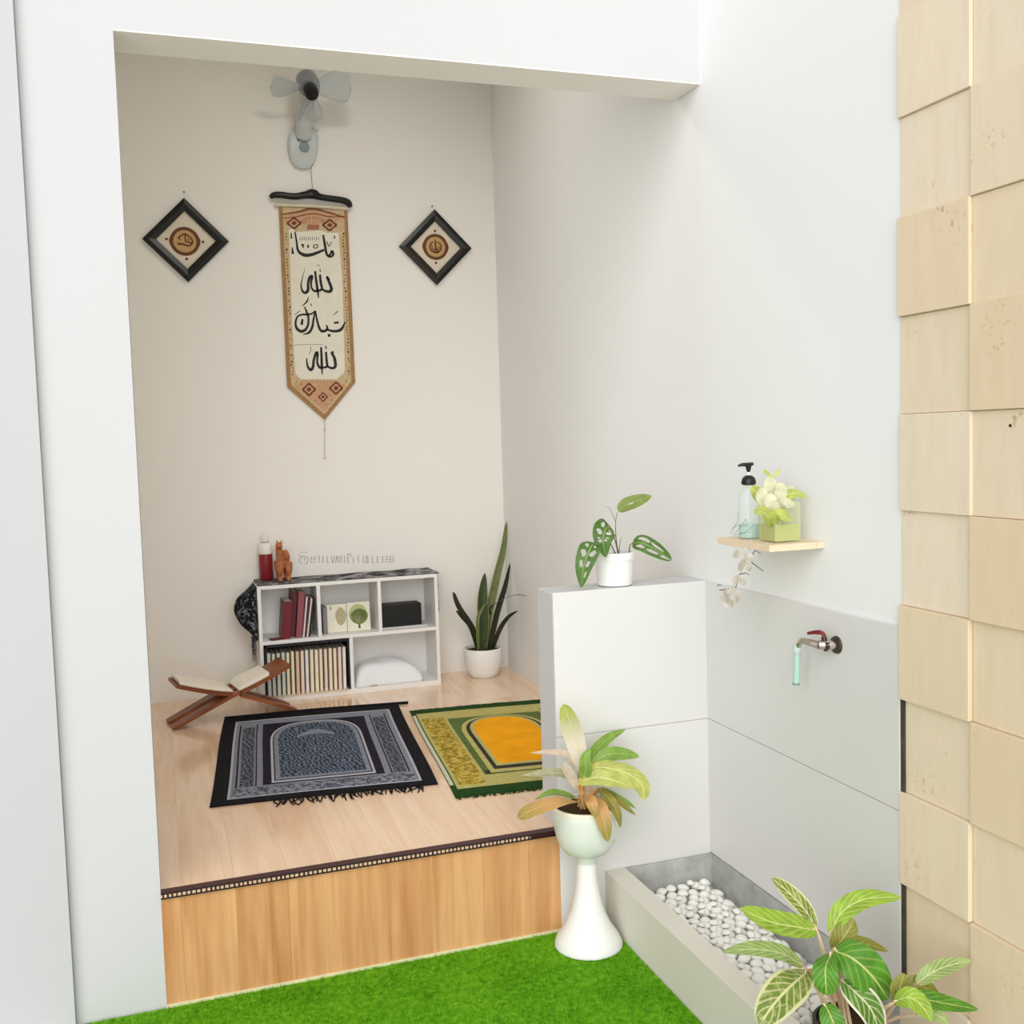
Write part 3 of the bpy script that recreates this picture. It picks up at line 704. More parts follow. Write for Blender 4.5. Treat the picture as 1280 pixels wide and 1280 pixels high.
def cloth(path, y0, y1, ny, wob, mat, name, par, th=.0025, yshape=None):
    P = spl(path, 60); V_ = []; UV = []; Fc = []
    for i, p in enumerate(P):
        for j in range(ny+1):
            v = j/ny; y = y0+(y1-y0)*v
            if yshape: y = yshape(i/59, v, y)
            V_.append((p[0]+wob(i/59, v)[0], y, p[1]+wob(i/59, v)[1])); UV.append((i/59, v))
    for i in range(59):
        for j in range(ny): q = i*(ny+1)+j; Fc.append((q, q+1, q+ny+2, q+ny+1))
    o = MB().add(V_, Fc, UV).build(name, mat, par); s_ = o.modifiers.new('thick', 'SOLIDIFY'); s_.thickness = th; s_.offset = 0
    return o
cloth([(SX1+.0035, .70), (SX1+.0035, SZ1-.02), (SX1-.005, SZ1+.0035), (1.1, SZ1+.0030), (.8, SZ1+.0030), (.5, SZ1+.0030), (SX0+.012, SZ1+.0035), (SX0-.004, SZ1-.03), (SX0-.0045, .80)], SY0+.006, SY1-.004, 12,
      lambda s_, v: (0, .0012*math.sin(s_*60+v*7)*(1 if .2 < s_ < .8 else 0)+.0012), SCARF, 'runner', sc)
# bunched end at the left with fringe
Ze = lambda s_: s_
endp = [(SX0-.0055, SZ1-.004), (SX0-.045, SZ1-.03), (SX0-.085, .825), (SX0-.098, .77), (SX0-.075, .71), (SX0-.035, .665), (SX0-.016, .632)]
prof = spl(endp, 24); ncs = 12; V_ = []; Fc = []
for k in range(ncs+1):
    v_ = k/ncs; e_ = max(.12, math.sin(math.pi*(.08+.84*v_))**.45)
    for i_, p in enumerate(prof):
        y = SY0+.004+.175*v_*(1-.5*max(0, i_/23-.4)/.6); w_ = (1+.10*math.sin(v_*13+i_*.25))*e_
        V_.append((SX0-.0055+(p[0]-SX0+.0055)*w_, y, p[1]))
    for p in reversed(prof[1:-1]): V_.append((SX0-.0045, SY0+.004+.175*v_*(1-.5*max(0, (SZ1-p[1])/.26-.4)/.6), p[1]))
npp = len(prof)*2-2
for k in range(ncs):
    for i_ in range(npp): a_, b_ = k*npp+i_, k*npp+(i_+1) % npp; Fc.append((a_, b_, b_+npp, a_+npp))
Fc += [tuple(range(npp)), tuple(ncs*npp+i_ for i_ in reversed(range(npp)))]
de_ = MB().add(V_, Fc).build('draped_end', NAVY, sc)
mb = MB()
for k in range(26):
    y = SY0+.015+.095*random.random(); x = SX0-.018+random.uniform(-.012, .008); L_ = random.uniform(.06, .13)
    mb.tube(spl([(x, y, .642), (x+random.uniform(-.006, .006), y+random.uniform(-.004, .004), .642-L_*.5), (x+random.uniform(-.01, .008), y, .642-L_)], 6), [.0013, .0010, .0005], 5)
mb.build('fringe', simple('dark_thread', srgb(70, 70, 74), .9), de_, kind='stuff')

# books -----------------------------------------------------------------------
PAGE = simple('page_block', srgb(236, 228, 208), .9, .04, 60)
def book(x, z, th, hh, dp, mat, label, lean=0, y0=None, group=None, spine=True, pages=PAGE):
    y0 = SY0+.03 if y0 is None else y0
    t = thing('book', (x, y0, z), label, 'book', group)
    M_ = Matrix.Translation((x, y0, z)) @ Matrix.Rotation(lean, 4, 'Y')
    c = .0016
    M_ = Matrix.Translation((0, 0, th*math.sin(max(0, lean)))) @ M_
    mb = MB(); mb.box(0, th, 0, c, 0, hh, .0005, M_); mb.box(0, c, 0, dp, 0, hh, .0004, M_); mb.box(th-c, th, 0, dp, 0, hh, .0004, M_)
    mb.build('cover', mat, t, smooth=False)
    MB().box(c, th-c, c, dp-.004, .003, hh-.003, 0, M_).build('pages', pages, t, smooth=False)
    return t
RED1 = simple('dark_red_cover', srgb(112, 10, 20), .45); RED2 = simple('deep_red_cover', srgb(96, 16, 26), .45); MAUV = simple('mauve_cover', srgb(146, 76, 84), .5)
PINKW = simple('pale_pink_cover', srgb(232, 214, 214), .5); CREAM = simple('cream_cover', srgb(224, 216, 200), .5); BLKC = simple('black_cover', srgb(26, 24, 24), .5); MAR2 = simple('maroon_cover', srgb(110, 40, 48), .5)
ux = .523
for th, hh, mt, lb, ln, yy in (
    (.040, .180, RED1, 'dark red book, shorter and leaning, in the upper shelf row', .10, SY0+.020),
    (.024, .222, RED2, 'tall deep red book leaning beside the shorter red one', .10, SY0+.055),
    (.030, .218, MAUV, 'thick mauve book leaning in the upper shelf row', .10, SY0+.030),
    (.009, .196, PINKW, 'thin pale pink book leaning next to the mauve one', .125, SY0+.026),
    (.006, .190, MAR2, 'thin maroon booklet between a pink and a cream book', .135, SY0+.030),
    (.009, .188, CREAM, 'thin cream book leaning in front of a black one', .15, SY0+.026),
    (.007, .186, BLKC, 'thin black book at the end of the leaning books', .155, SY0+.030)):
    book(ux, ZU+.0010, th, hh, .15, mt, lb, ln, yy); ux += th/math.cos(ln)+.0016
MB().box(.470, .545, SY0+.010, SY0+.07, ZU+.0004, ZU+.0035, .0004, Matrix.Translation((.5, SY0+.03, 0)) @ Matrix.Rotation(.2, 4, 'Z') @ Matrix.Translation((-.5, -SY0-.03, 0))).build('booklet', simple('maroon_leaflet', srgb(112, 46, 54), .6), smooth=False, label='thin maroon leaflet lying flat on the upper shelf', cat='booklet')
# black book box with the row of pale books in the lower left compartment
bb = thing('book_box', (.64, SY0, ZB), 'black open-fronted book box in the lower left compartment', 'box')
BX0, BX1, BZ1 = SX0+PTH+.004, D3-PTH/2-.003, ZM-PTH/2-.003
BLK = simple('black_card', srgb(20, 18, 19), .6, .1)
fr = SY0-.016
MB().box(BX0, BX0+.007, fr, SY1-.02, ZB+.0005, BZ1).build('side', BLK, bb, smooth=False)
MB().box(BX1-.007, BX1, fr+.02, SY1-.02, ZB+.0005, BZ1).build('side', BLK, bb, smooth=False)
MB().box(BX0, BX1, fr, SY1-.02, BZ1-.008, BZ1).build('top', BLK, bb, smooth=False)
MB().box(BX0, BX1, SY1-.028, SY1-.02, ZB+.0005, BZ1-.008).build('back', BLK, bb, smooth=False)
MB().box(BX0+.0075, BX1-.0075, fr+.004, SY1-.03, ZB+.0005, ZB+.004).build('base', simple('cream_card', srgb(226, 206, 176), .6), bb, smooth=False)
kinds = {'sage': (simple('sage_spine', srgb(212, 216, 202), .6), 'slim pale sage-spined book in the row inside the black box'),
         'cream': (simple('cream_spine', srgb(240, 228, 200), .6), 'slim cream-spined book in the row inside the black box'),
         'tan': (simple('tan_spine', srgb(226, 196, 164), .6), 'slim tan-spined book in the row inside the black box'),
         'blush': (simple('blush_spine', srgb(240, 218, 206), .6), 'slim blush-spined book in the row inside the black box'),
         'white': (simple('white_spine', srgb(238, 234, 228), .6), 'slim white-spined book in the row inside the black box')}
order = 'sage sage sage sage cream cream tan blush white cream cream cream blush cream cream blush white'.split()
DPG = simple('brown_card_mark', srgb(120, 92, 74), .9, .2, 60)  # brown of the small printed mark on the leaf card
bw = (BX1-BX0-.020)/len(order)
for i, k in enumerate(order):
    mt, lb = kinds[k]
    book(BX0+.009+i*bw, ZB+.0045, bw*random.uniform(.60, .74), .205+.004*random.random(), .15, mt, lb, .012+.002*random.random(), SY0+.004+.003*random.random(), 'row of pale books in the black box')
# picture cards
CARD = simple('ivory_card', srgb(238, 234, 214), .6)
def card(px, label, prints, name='picture_card', tilt=-.10, y=SY0+.075, mat=CARD):
    x0_, x1_ = AY(px[0], 770, y).x, AY(px[1], 770, y).x
    hh = px[2]
    t = thing(name, ((x0_+x1_)/2, y, ZU), label, 'card')
    M_ = Matrix.Translation((x0_, y, ZU+.0012)) @ Matrix.Rotation(tilt, 4, 'X')
    w = x1_-x0_
    MB().box(0, w, 0, .010, 0, hh, .0008, M_).build('board', mat, t, smooth=False)
    for nm, mt, pts in prints:
        MB().prism([M_ @ Vector((q[0]*w, -.0001, q[1]*hh)) for q in pts], M_.to_3x3() @ Vector((0, -.0005, 0))).build(nm, mt, t, smooth=False)
    return t
def oval(cx, cy, rx, ry, n=28, wob=0): return [(cx+rx*(1+wob*math.sin(5*2*math.pi*k/n))*math.cos(2*math.pi*k/n), cy+ry*(1+wob*math.cos(4*2*math.pi*k/n))*math.sin(2*math.pi*k/n)) for k in range(n)]
TG = simple('tree_green', srgb(122, 142, 66), .7, .25, 260); TL = simple('tree_pale', srgb(186, 194, 134), .7, .1, 200); LFP = simple('leaf_print', srgb(188, 176, 138), .7, .2, 200)
card((409, 433.5, .138), 'ivory picture card with faint leaf print, standing on the shelf', [('leaf_print', LFP, oval(.70, .56, .27, .32, 20, .05)), ('mark', DPG, [(.18, .80), (.24, .80), (.22, .95), (.19, .95)])], y=SY0+.080)
card((434.3, 463, .142), 'ivory picture card with a round green tree', [('foliage_pale', TL, oval(.47, .60, .40, .33)), ('foliage', TG, oval(.52, .50, .38, .27, 28, .03)), ('trunk', simple('trunk_green', srgb(84, 100, 44), .7), [(.46, .08), (.56, .08), (.53, .45), (.49, .45)])], y=SY0+.070)  # pale oval printed behind the green foliage
MB().box(AY(403.5, 770, SY0+.06).x, AY(408.6, 770, SY0+.06).x, SY0+.055, SY0+.17, ZU+.0004, ZU+.132, .001).build('folder', simple('grey_folder', srgb(128, 126, 130), .6), smooth=False, label='slim grey folder upright beside the ivory picture cards', cat='folder')
# black case
bc = thing('case', (1.13, SY0+.06, ZU), 'plain black case in the upper right compartment', 'case')
MB().box(1.014, 1.222, SY0+.052, SY0+.15, ZU+.010, ZU+.118, .004).build('body', simple('case_black', srgb(12, 12, 14), .5), bc, smooth=False)
MB().box(1.010, 1.245, SY0+.035, SY0+.17, ZU+.0004, ZU+.009, .002).build('tray', simple('case_tray', srgb(206, 204, 202), .5), bc, smooth=False)
# folded white cushion
cu = thing('folded_cloth', (1.06, SY0+.1, ZB), 'soft white folded cloth in the lower right compartment', 'cloth')
V_ = []; Fc = []; nx, ny = 30, 16; cx0, cx1 = .872, 1.215; cy0, cy1 = SY0+.022, SY1-.02
for sgn in (1, 0):
    for j in range(ny+1):
        for i in range(nx+1):
            u_, v_ = i/nx, j/ny
            e = (1-abs(2*u_-1)**5)**.6*(1-abs(2*v_-1)**4)**.5
            z = ZB+.004+(.108*e*(1-.30*max(0, u_-.55)/.45)*(1+.05*math.sin(u_*9+v_*4)) if sgn else -.003*0)
            V_.append((cx0+(cx1-cx0)*u_, cy0+(cy1-cy0)*v_, z))
n1 = (nx+1)*(ny+1)
for j in range(ny):
    for i in range(nx):
        q = j*(nx+1)+i; Fc += [(q, q+1, q+nx+2, q+nx+1), (n1+q, n1+q+nx+1, n1+q+nx+2, n1+q+1)]
MB().add(V_, Fc).build('cushion', simple('white_cotton', srgb(238, 239, 242), .85, .02), cu)
MB().box(cx0-.004, 1.205, SY0+.014, SY0+.15, ZB+.0004, ZB+.0036, .0005).build('base_sheet', simple('paper_sheet', srgb(226, 224, 222), .7), cu, smooth=False)
MB().box(.935, .975, SY0+.0125, SY0+.0138, ZB+.0004, ZB+.0075).build('label', simple('tan_label', srgb(196, 166, 140), .7), cu, smooth=False)

# figurine and bottle on top ---------------------------------------------------
zt = SZ1+.0075
fx = AY(354, 715, 5.10).x
figm = simple('brown_ceramic', srgb(178, 106, 60), .45, .25, 25)
fg = MB(); X, Yq = fx, 5.085
fg.ell((X, Yq, zt+.098), (.034, .042, .034)); fg.ell((X+.004, Yq+.05, zt+.098), (.028, .045, .030)); fg.ell((X+.008, Yq-.012, zt+.118), (.026, .03, .022))
for sx, sy in ((-.018, -.016), (.022, -.012), (-.016, .078), (.02, .08)):
    fg.tube(spl([(X+sx*.9, Yq+sy, zt+.090), (X+sx*1.1, Yq+sy-.008, zt+.055), (X+sx, Yq+sy+.002, zt+.028), (X+sx, Yq+sy-.004, zt+.001)], 10), [.024, .017, .011, .012], 10)
fg.tube(spl([(X+.006, Yq-.036, zt+.112), (X+.014, Yq-.050, zt+.128), (X+.008, Yq-.044, zt+.146), (X-.004, Yq-.034, zt+.138)], 10), [.010, .012, .013, .010], 10)
fg.tube(spl([(X, Yq+.085, zt+.105), (X-.004, Yq+.105, zt+.13), (X-.006, Yq+.10, zt+.158)], 8), [.024, .018, .016], 10)
fg.ell((X-.006, Yq+.098, zt+.165), (.017, .028, .017)); fg.ell((X-.016, Yq+.085, zt+.183), (.005, .004, .010)); fg.ell((X+.006, Yq+.085, zt+.183), (.005, .004, .010))
f_ = fg.build('animal_figurine', figm, label='small brown animal figurine with curled tail on the bookshelf', cat='figurine')
rm = f_.modifiers.new('fuse', 'REMESH'); rm.mode = 'VOXEL'; rm.voxel_size = .003; rm.use_smooth_shade = True
sm = f_.modifiers.new('soft', 'SMOOTH'); sm.iterations = 4
bx_ = AY(333.5, 715, 5.17).x; by_ = 5.19
bo = thing('bottle', (bx_, by_, zt), 'white bottle with dark red lower body beside the brown figurine', 'bottle')
MB().lathe([(0, 0), (.030, 0), (.033, .004), (.033, .125), (.0325, .128), (0, .128)], (bx_, by_, zt), 28, closed=False).build('body', simple('bottle_red', srgb(140, 34, 42), .4), bo)
MB().lathe([(.0325, .128), (.033, .131), (.033, .16), (.026, .178), (.017, .184), (0, .184)], (bx_, by_, zt), 28, closed=False).build('shoulder', simple('bottle_white', srgb(238, 232, 226), .4), bo)
MB().lathe([(.0175, .184), (.0175, .187), (0, .187)], (bx_, by_, zt), 24, closed=False).build('neck_ring', simple('ring_dark', srgb(80, 70, 64), .4), bo)
MB().lathe([(.016, .187), (.016, .225), (.013, .229), (0, .229)], (bx_, by_, zt), 24, closed=False).build('cap', MATS['bottle_white'], bo)

# ================================================================== snake plant
POTW = simple('white_ceramic', srgb(238, 238, 234), .3, .01)
SOIL = simple('soil', srgb(70, 52, 38), .95, .3, 120, .1, .4)
def pot(prof_out, c, rim, zs, par, mat=POTW, name='pot', n=48, wall=.006):
    """turned pot: outer profile, rim, then an inner wall down to the soil line"""
    pr = [(0, prof_out[0][1])]+prof_out+[(rim-wall, prof_out[-1][1]), (rim-wall-.002, zs-.02), (0, zs-.02)]
    par = MB().lathe(pr, c, n, closed=False).build(name, mat, par)
    MB().lathe([(0, zs-.019), (rim-wall-.003, zs-.019), (rim-wall-.003, zs-.003), (0, zs)], c, 28, closed=False).build('soil', SOIL, par)
pc = Vector((1.565, 5.095, H)); pc.x = AY(604, 830, 5.095).x
sn = thing('snake_plant', tuple(pc), 'snake plant with dark upright leaves in a round white pot', 'plant')
pot([(.066, .0), (.072, .003), (.084, .03), (.095, .07), (.100, .11), (.100, .145), (.098, .150)], pc, .098, .138, sn)
SNK = m_leaf('snake_leaf', srgb(66, 84, 40), srgb(40, 56, 26), srgb(120, 128, 70), .5, 12, .0)
SNK2 = m_leaf('snake_leaf_olive', srgb(120, 132, 74), srgb(86, 98, 50), srgb(140, 146, 90), .4, 12, .0)
SND = m_leaf('snake_leaf_dark', srgb(50, 56, 34), srgb(34, 38, 24), None, .4, 12, .0)
c6 = lambda x, y: (430+x/5.565, 700+y/5.565)
Ys = pc.y
for pts, w, mt, shp, fc in (
    ([(985, 590, 0), (1000, 420, .0), (1060, 130, .01), (1110, -80, .02), (1132, -275, .03)], .042, SNK2, (.28, .5), (-.3, -1, .1)),
    ([(965, 590, -.02), (968, 420, -.02), (965, 250, -.01), (980, 88, 0)], .062, SNK, (.35, .6), (-.2, -1, .1)),
    ([(1005, 590, -.01), (1060, 380, -.01), (1120, 180, 0), (1192, 15, .01)], .034, SND, (.3, .6), (.2, -1, .1)),
    ([(940, 585, 0), (895, 480, -.02), (800, 330, -.03), (758, 220, -.02)], .030, SND, (.3, .35), (.1, -1, .3)),
    ([(930, 590, .02), (880, 470, .01), (820, 395, 0), (778, 350, 0)], .024, SND, (.3, .5), (.1, -1, .3)),
    ([(990, 590, .02), (1010, 360, .0), (1090, 285, -.08), (1190, 245, -.18), (1285, 252, -.28)], .026, SND, (.3, .6), (.1, -.5, 1)),
    ([(1030, 590, .01), (1080, 490, -.01), (1140, 400, -.05), (1215, 352, -.10)], .024, SND, (.3, .6), (-.1, -1, .5)),
    ([(932, 590, -.04), (930, 420, -.05), (960, 340, -.05), (1000, 288, -.04)], .018, SNK2, (.3, .6), (-.1, -1, .1))):
    P = [AY(*c6(x, y), Ys+d) for x, y, d in pts]
    P[0].z = pc.z+.128
    for p_ in P: p_.x = min(p_.x, xr(p_.y)-.016)
    MB().leaf(P, w, fc, .22, shp, 6, 20).build('leaf', mt, sn)

# ================================================================== rehal with open book
RW = m_wood('rehal_wood', srgb(112, 54, 26), srgb(170, 98, 52), 0, .4, .4, .1, .8)
Yr = 4.825; hg = AY(289, 863, Yr)
ry0, ry1 = Yr-.095, Yr+.095
rh = thing('book_stand', (hg.x, Yr, H), 'brown wooden folding book stand crossed like an X', 'stand')
zh = hg.z
def board(d, strips, sag):
    """d=+1: wing to the right, legs to the left"""
    th = .015
    def pth(s_):   # s in [-1 leg, 1 wing]
        if s_ >= 0: return Vector((hg.x+d*.255*s_, 0, zh+(.098 if d > 0 else .072)*s_**1.2+sag*s_*(1-s_)))
        q = -s_; return Vector((hg.x-d*.275*q, 0, zh-(zh-H-.004)*q**1.05))
    def sect(s0, s1, ya, yb, n=10, taper=0):
        V_ = []; Fc = []
        for i in range(n+1):
            s_ = s0+(s1-s0)*i/n; p = pth(s_); t_ = (pth(s_+.01)-pth(s_-.01)).normalized(); nn = Vector((-t_.z, 0, t_.x))
            if nn.z < 0: nn = -nn
            w = (yb-ya)*(1-taper*abs(i/n)); ym = (ya+yb)/2
            for yy, k in ((ym-w/2, 0), (ym+w/2, 0), (ym+w/2, 1), (ym-w/2, 1)):
                q = p+nn*(th/2 if k else -th/2); q.y = yy; q.z = max(q.z, H+.0005); V_.append(q)
        for i in range(n):
            a, b = 4*i, 4*i+4
            for j in range(4): Fc.append((a+j, a+(j+1) % 4, b+(j+1) % 4, b+j))
        Fc += [(0, 1, 2, 3), (4*n+3, 4*n+2, 4*n+1, 4*n)]
        return V_, Fc
    mb = MB(); mb.add(*sect(.06, 1.0, ry0, ry1, 14)); w_ = mb.build('wing', RW, rh, smooth=False)
    for ya, yb in strips: mb = MB(); mb.add(*sect(.10, -.12, ya, yb, 4)); mb.build('hinge_tongue', RW, rh, smooth=False)
    for ya, yb in ((ry0, ry0+.075), (ry1-.075, ry1)):
        mb = MB(); mb.add(*sect(-.08, -1.0, ya, yb, 12, .15)); mb.build('leg', RW, rh, smooth=False)
    return pth
sl = (ry1-ry0)/5
pA = board(1, [(ry0, ry0+sl*.98), (ry0+2*sl, ry0+2.98*sl), (ry0+4*sl, ry1)], .0)
pB = board(-1, [(ry0+sl, ry0+1.98*sl), (ry0+3*sl, ry0+3.98*sl)], -.01)
ob = thing('open_book', (hg.x, Yr, zh), 'open cream-paged book lying on the wooden stand', 'book')
for nm, mt, z0, z1, e in (('cover', simple('book_cover_tan', srgb(206, 176, 150), .6), .0105, .0135, .004), ('pages', simple('open_pages', srgb(246, 238, 222), .85, .02, 80), .014, .034, 0)):
    for f, s1 in ((pB, .95), (pA, .60)):
        V_ = []; Fc = []; n = 14
        for i in range(n+1):
            s_ = .05+(s1-.05)*i/n+ (e if i == n else 0); p = f(s_); bl = z1 if nm == 'cover' else z0+(z1-z0)*(math.sin(min(1, (i+.6)/5)*1.57)*(1-.35*i/n))
            for yy, zz in ((ry0+.006-e, z0), (ry1-.008+e, z0), (ry1-.008+e, bl), (ry0+.006-e, bl)): V_.append((p.x, yy, p.z+zz))
        for i in range(n):
            a, b = 4*i, 4*i+4
            for j in range(4): Fc.append((a+j, a+(j+1) % 4, b+(j+1) % 4, b+j))
        Fc += [(0, 1, 2, 3), (4*n+3, 4*n+2, 4*n+1, 4*n)]
        MB().add(V_, Fc).build(nm, mt, ob)
for o_ in (rh, ob): o_.rotation_euler.z = math.radians(10)

# ================================================================== prayer mats
def matmap(o, rot, w, l):
    ex = Vector((math.cos(rot), math.sin(rot), 0)); ey = Vector((-math.sin(rot), math.cos(rot), 0)); o = Vector((o[0], o[1], H))
    def f(s, t, z=0.0):
        bend = .004*math.sin(t*5+1)
        return o+ex*(s*w+bend)+ey*(t*l+.006*math.sin(s*4))+Vector((0, 0, z))
    return f
def slab(f, s0, s1, t0, t1, z0, z1, name, mat, par, outline=None, ns=14, nt=16):
    mb = MB()
    if outline:
        pts = [f(s, t, z0) for s, t in outline]; mb.prism(pts, (0, 0, z1-z0))
    else:
        V_ = []; Fc = []
        for z in (z0, z1):
            for j in range(nt+1):
                for i in range(ns+1): V_.append(f(s0+(s1-s0)*i/ns, t0+(t1-t0)*j/nt, z))
        n1 = (ns+1)*(nt+1)
        for j in range(nt):
            for i in range(ns):
                q = j*(ns+1)+i; Fc += [(q, q+ns+1, q+ns+2, q+1), (n1+q, n1+q+1, n1+q+ns+2, n1+q+ns+1)]
        per = [i for i in range(ns+1)]+[j*(ns+1)+ns for j in range(1, nt+1)]+[nt*(ns+1)+i for i in range(ns-1, -1, -1)]+[j*(ns+1) for j in range(nt-1, 0, -1)]
        for a, b in zip(per, per[1:]+per[:1]): Fc.append((a, b, n1+b, n1+a))
        mb.add(V_, Fc)
    return mb.build(name, mat, par, smooth=False)
def frame_band(f, s0, s1, t0, t1, w, wt, z0, z1, name, mat, par):
    for a, b, c, d in ((s0, s1, t0, t0+wt), (s0, s1, t1-wt, t1), (s0, s0+w, t0+wt, t1-wt), (s1-w, s1, t0+wt, t1-wt)):
        slab(f, a, b, c, d, z0, z1, name, mat, par, ns=6, nt=6)
def arch(s0, s1, t0, t1, t2, n=18, p=2.6):
    pts = [(s0, t0), (s1, t0), (s1, t1)]
    for k in range(1, n):
        a = math.pi*k/n; c, s_ = math.cos(a), math.sin(a)
        pts.append(((s0+s1)/2+(s1-s0)/2*math.copysign(abs(c)**(2/p), c), t1+(t2-t1)*abs(s_)**(2/p)))
    return pts+[(s0, t1)]
def fringe(f, t, dirn, n, lmin, lmax, mat, par, s0=0., s1=1., l=1.2):
    mb = MB()
    for k in range(n):
        s = s0+(s1-s0)*(k+random.random()*.7)/n; L_ = random.uniform(lmin, lmax)/l*dirn
        a, b = f(s, t, .004), f(s+random.uniform(-.012, .012), t+L_*.5, .004); c = f(s+random.uniform(-.022, .022), t+L_, .0022)
        mb.tube(spl([a, b, c], 5), [.0032, .0028, .0018], 5)
    return mb.build('fringe', mat, par, kind='stuff')
def m_weave(name, c0, c1, scale, kind='noise', thr=.5, extra=None):
    t = NT(name); v = t.coords(); n = t.noise(v, scale, 4, .65, .6); w = t.noise(v, 420, 2)
    c = t.ramp(n, [(thr-.06, c0), (thr+.06, c1)])
    if extra:
        br = t.n('ShaderNodeTexBrick'); br.inputs['Scale'].default_value = extra; br.inputs['Mortar Size'].default_value = .045
        br.inputs['Color1'].default_value = c1; br.inputs['Color2'].default_value = tuple(x*.7 for x in c1[:3])+(1,); br.inputs['Mortar'].default_value = c0
        mp = t.n('ShaderNodeMapping'); mp.inputs['Rotation'].default_value = (0, 0, math.radians(84)); t.l(v, mp.inputs[0])
        ad = t.n('ShaderNodeVectorMath', operation='ADD'); nv = t.n('ShaderNodeTexNoise'); nv.inputs['Scale'].default_value = 16; t.l(v, nv.inputs['Vector'])
        sc_ = t.n('ShaderNodeVectorMath', operation='SCALE'); sc_.inputs['Scale'].default_value = .06; t.l(nv.outputs['Color'], sc_.inputs[0])
        t.l(mp.outputs[0], ad.inputs[0]); t.l(sc_.outputs[0], ad.inputs[1]); t.l(ad.outputs[0], br.inputs['Vector'])
        c = br.outputs['Color']
    t.color(c); t.bump(w, .3, .002); return t.done(.9, .1)
MBK = simple('mat_black', srgb(22, 19, 24), .9, .12, 60, .15, .2); MGR = simple('mat_grey', srgb(132, 136, 148), .9, .1, 50, .15, .2)
MDK = simple('mat_dark_plum', srgb(34, 28, 40), .9, .15, 50, .15, .2); MSI = simple('mat_silver', srgb(178, 178, 188), .8, .06)
MPN = m_weave('mat_panel', srgb(56, 58, 66), srgb(112, 114, 124), 30, extra=13)
MAR_ = m_weave('mat_arch_weave', srgb(40, 46, 60), srgb(116, 126, 144), 30, extra=15)
MGT = m_weave('mat_grey_text', srgb(72, 76, 86), srgb(148, 152, 164), 65)
f1 = matmap((.105, 3.612), math.radians(-6), .785, 1.185)
pmb = thing('prayer_mat', tuple(f1(.5, .5)), 'black prayer mat with grey arch pattern and black fringe', 'mat')
slab(f1, 0, 1, 0, 1, .0006, .006, 'base', MBK, pmb)
z1, z2, z3 = .0062, .0072, .0082
slab(f1, .07, .935, .04, .92, .006, z1, 'grey_field', MGR, pmb)
slab(f1, .09, .915, .05, .125, z1, z2, 'lower_band', MGT, pmb)
frame_band(f1, .07, .935, .04, .92, .010, .006, z1, z2, 'silver_line', MSI, pmb)
for a, b in ((.098, .106), (.188, .194), (.812, .818), (.893, .900)): slab(f1, a, b, .135, .86, z1, z2, 'dark_line', MDK, pmb, ns=2)
for a, b in ((.118, .180), (.825, .887)): slab(f1, a, b, .14, .82, z1, z2, 'side_panel', MPN, pmb, ns=4)
slab(f1, .222, .782, .14, .85, z1, z2, 'dark_field', MDK, pmb)
slab(f1, 0, 0, 0, 0, z2, z2+.0006, 'arch_outline', MSI, pmb, arch(.262, .742, .15, .60, .84))
slab(f1, 0, 0, 0, 0, z2+.0006, z2+.0011, 'arch_dark_line', MDK, pmb, arch(.274, .730, .165, .60, .825))  # dark woven line inside the silver arch outline
slab(f1, 0, 0, 0, 0, z2+.0011, z2+.0017, 'arch_outline', MGR, pmb, arch(.280, .724, .172, .60, .82))
slab(f1, 0, 0, 0, 0, z2+.0017, z2+.0023, 'arch_field', MAR_, pmb, arch(.302, .702, .19, .60, .80))
slab(f1, 0, 0, 0, 0, z2+.0023, z2+.0028, 'arch_crown', MGR, pmb, [(.40+.20*k/10, .64+.07*math.sin(math.pi*k/10)) for k in range(11)]+[(.60-.20*k/10, .62+.035*math.sin(math.pi*k/10)) for k in range(11)])
fringe(f1, .004, -1, 60, .03, .085, MBK, pmb, .28, .93, 1.205); fringe(f1, .996, 1, 60, .01, .03, MBK, pmb, .02, 1.03, 1.205)
MB().tube([f1(.0, 1.0, .006), f1(.5, 1.002, .006), f1(1.06, 1.0, .006)], [.006, .008, .007], 8).build('hem_cord', MBK, pmb)
GDK = simple('mat_deep_green', srgb(34, 66, 24), .9, .2, 60, .15, .2); GMD = simple('mat_mid_green', srgb(86, 106, 44), .9, .2, 50); GPL = simple('mat_pale_olive', srgb(186, 176, 104), .9, .12, 60)
GMU = m_weave('mat_mustard', srgb(140, 118, 40), srgb(206, 180, 84), 60); GOR = simple('mat_orange', srgb(246, 168, 22), .9, .10, 9, .1); GBK = simple('mat_umber', srgb(44, 40, 22), .9, .2)
f2 = matmap((.905, 3.365), math.radians(-6), .66, 1.19)
pmg = thing('prayer_mat', tuple(f2(.5, .5)), 'green and mustard prayer mat with bright orange arch', 'mat')
slab(f2, 0, 1, 0, 1, .0006, .006, 'base', GDK, pmg)
slab(f2, .0, .022, .10, .92, .006, z1, 'edge_strip', simple('mat_pale_edge', srgb(196, 198, 172), .9), pmg, ns=2)
slab(f2, .03, .97, .06, .94, .006, z1, 'olive_field', GPL, pmg)
slab(f2, .05, .195, .09, .86, z1, z2, 'mustard_panel', GMU, pmg); slab(f2, .85, .95, .09, .86, z1, z2, 'mustard_panel', GMU, pmg)
slab(f2, .215, .84, .16, .83, z1, z2, 'green_field', GMD, pmg)
slab(f2, .225, .83, .165, .20, z2, z2+.0004, 'umber_band', GBK, pmg)  # dark umber band woven across the front of the green field
slab(f2, 0, 0, 0, 0, z2, z2+.0006, 'arch_outline', GPL, pmg, arch(.255, .805, .17, .60, .82))
slab(f2, 0, 0, 0, 0, z2+.0006, z2+.0012, 'arch_dark_line', GBK, pmg, arch(.285, .780, .20, .60, .805))  # umber woven line inside the pale arch outline
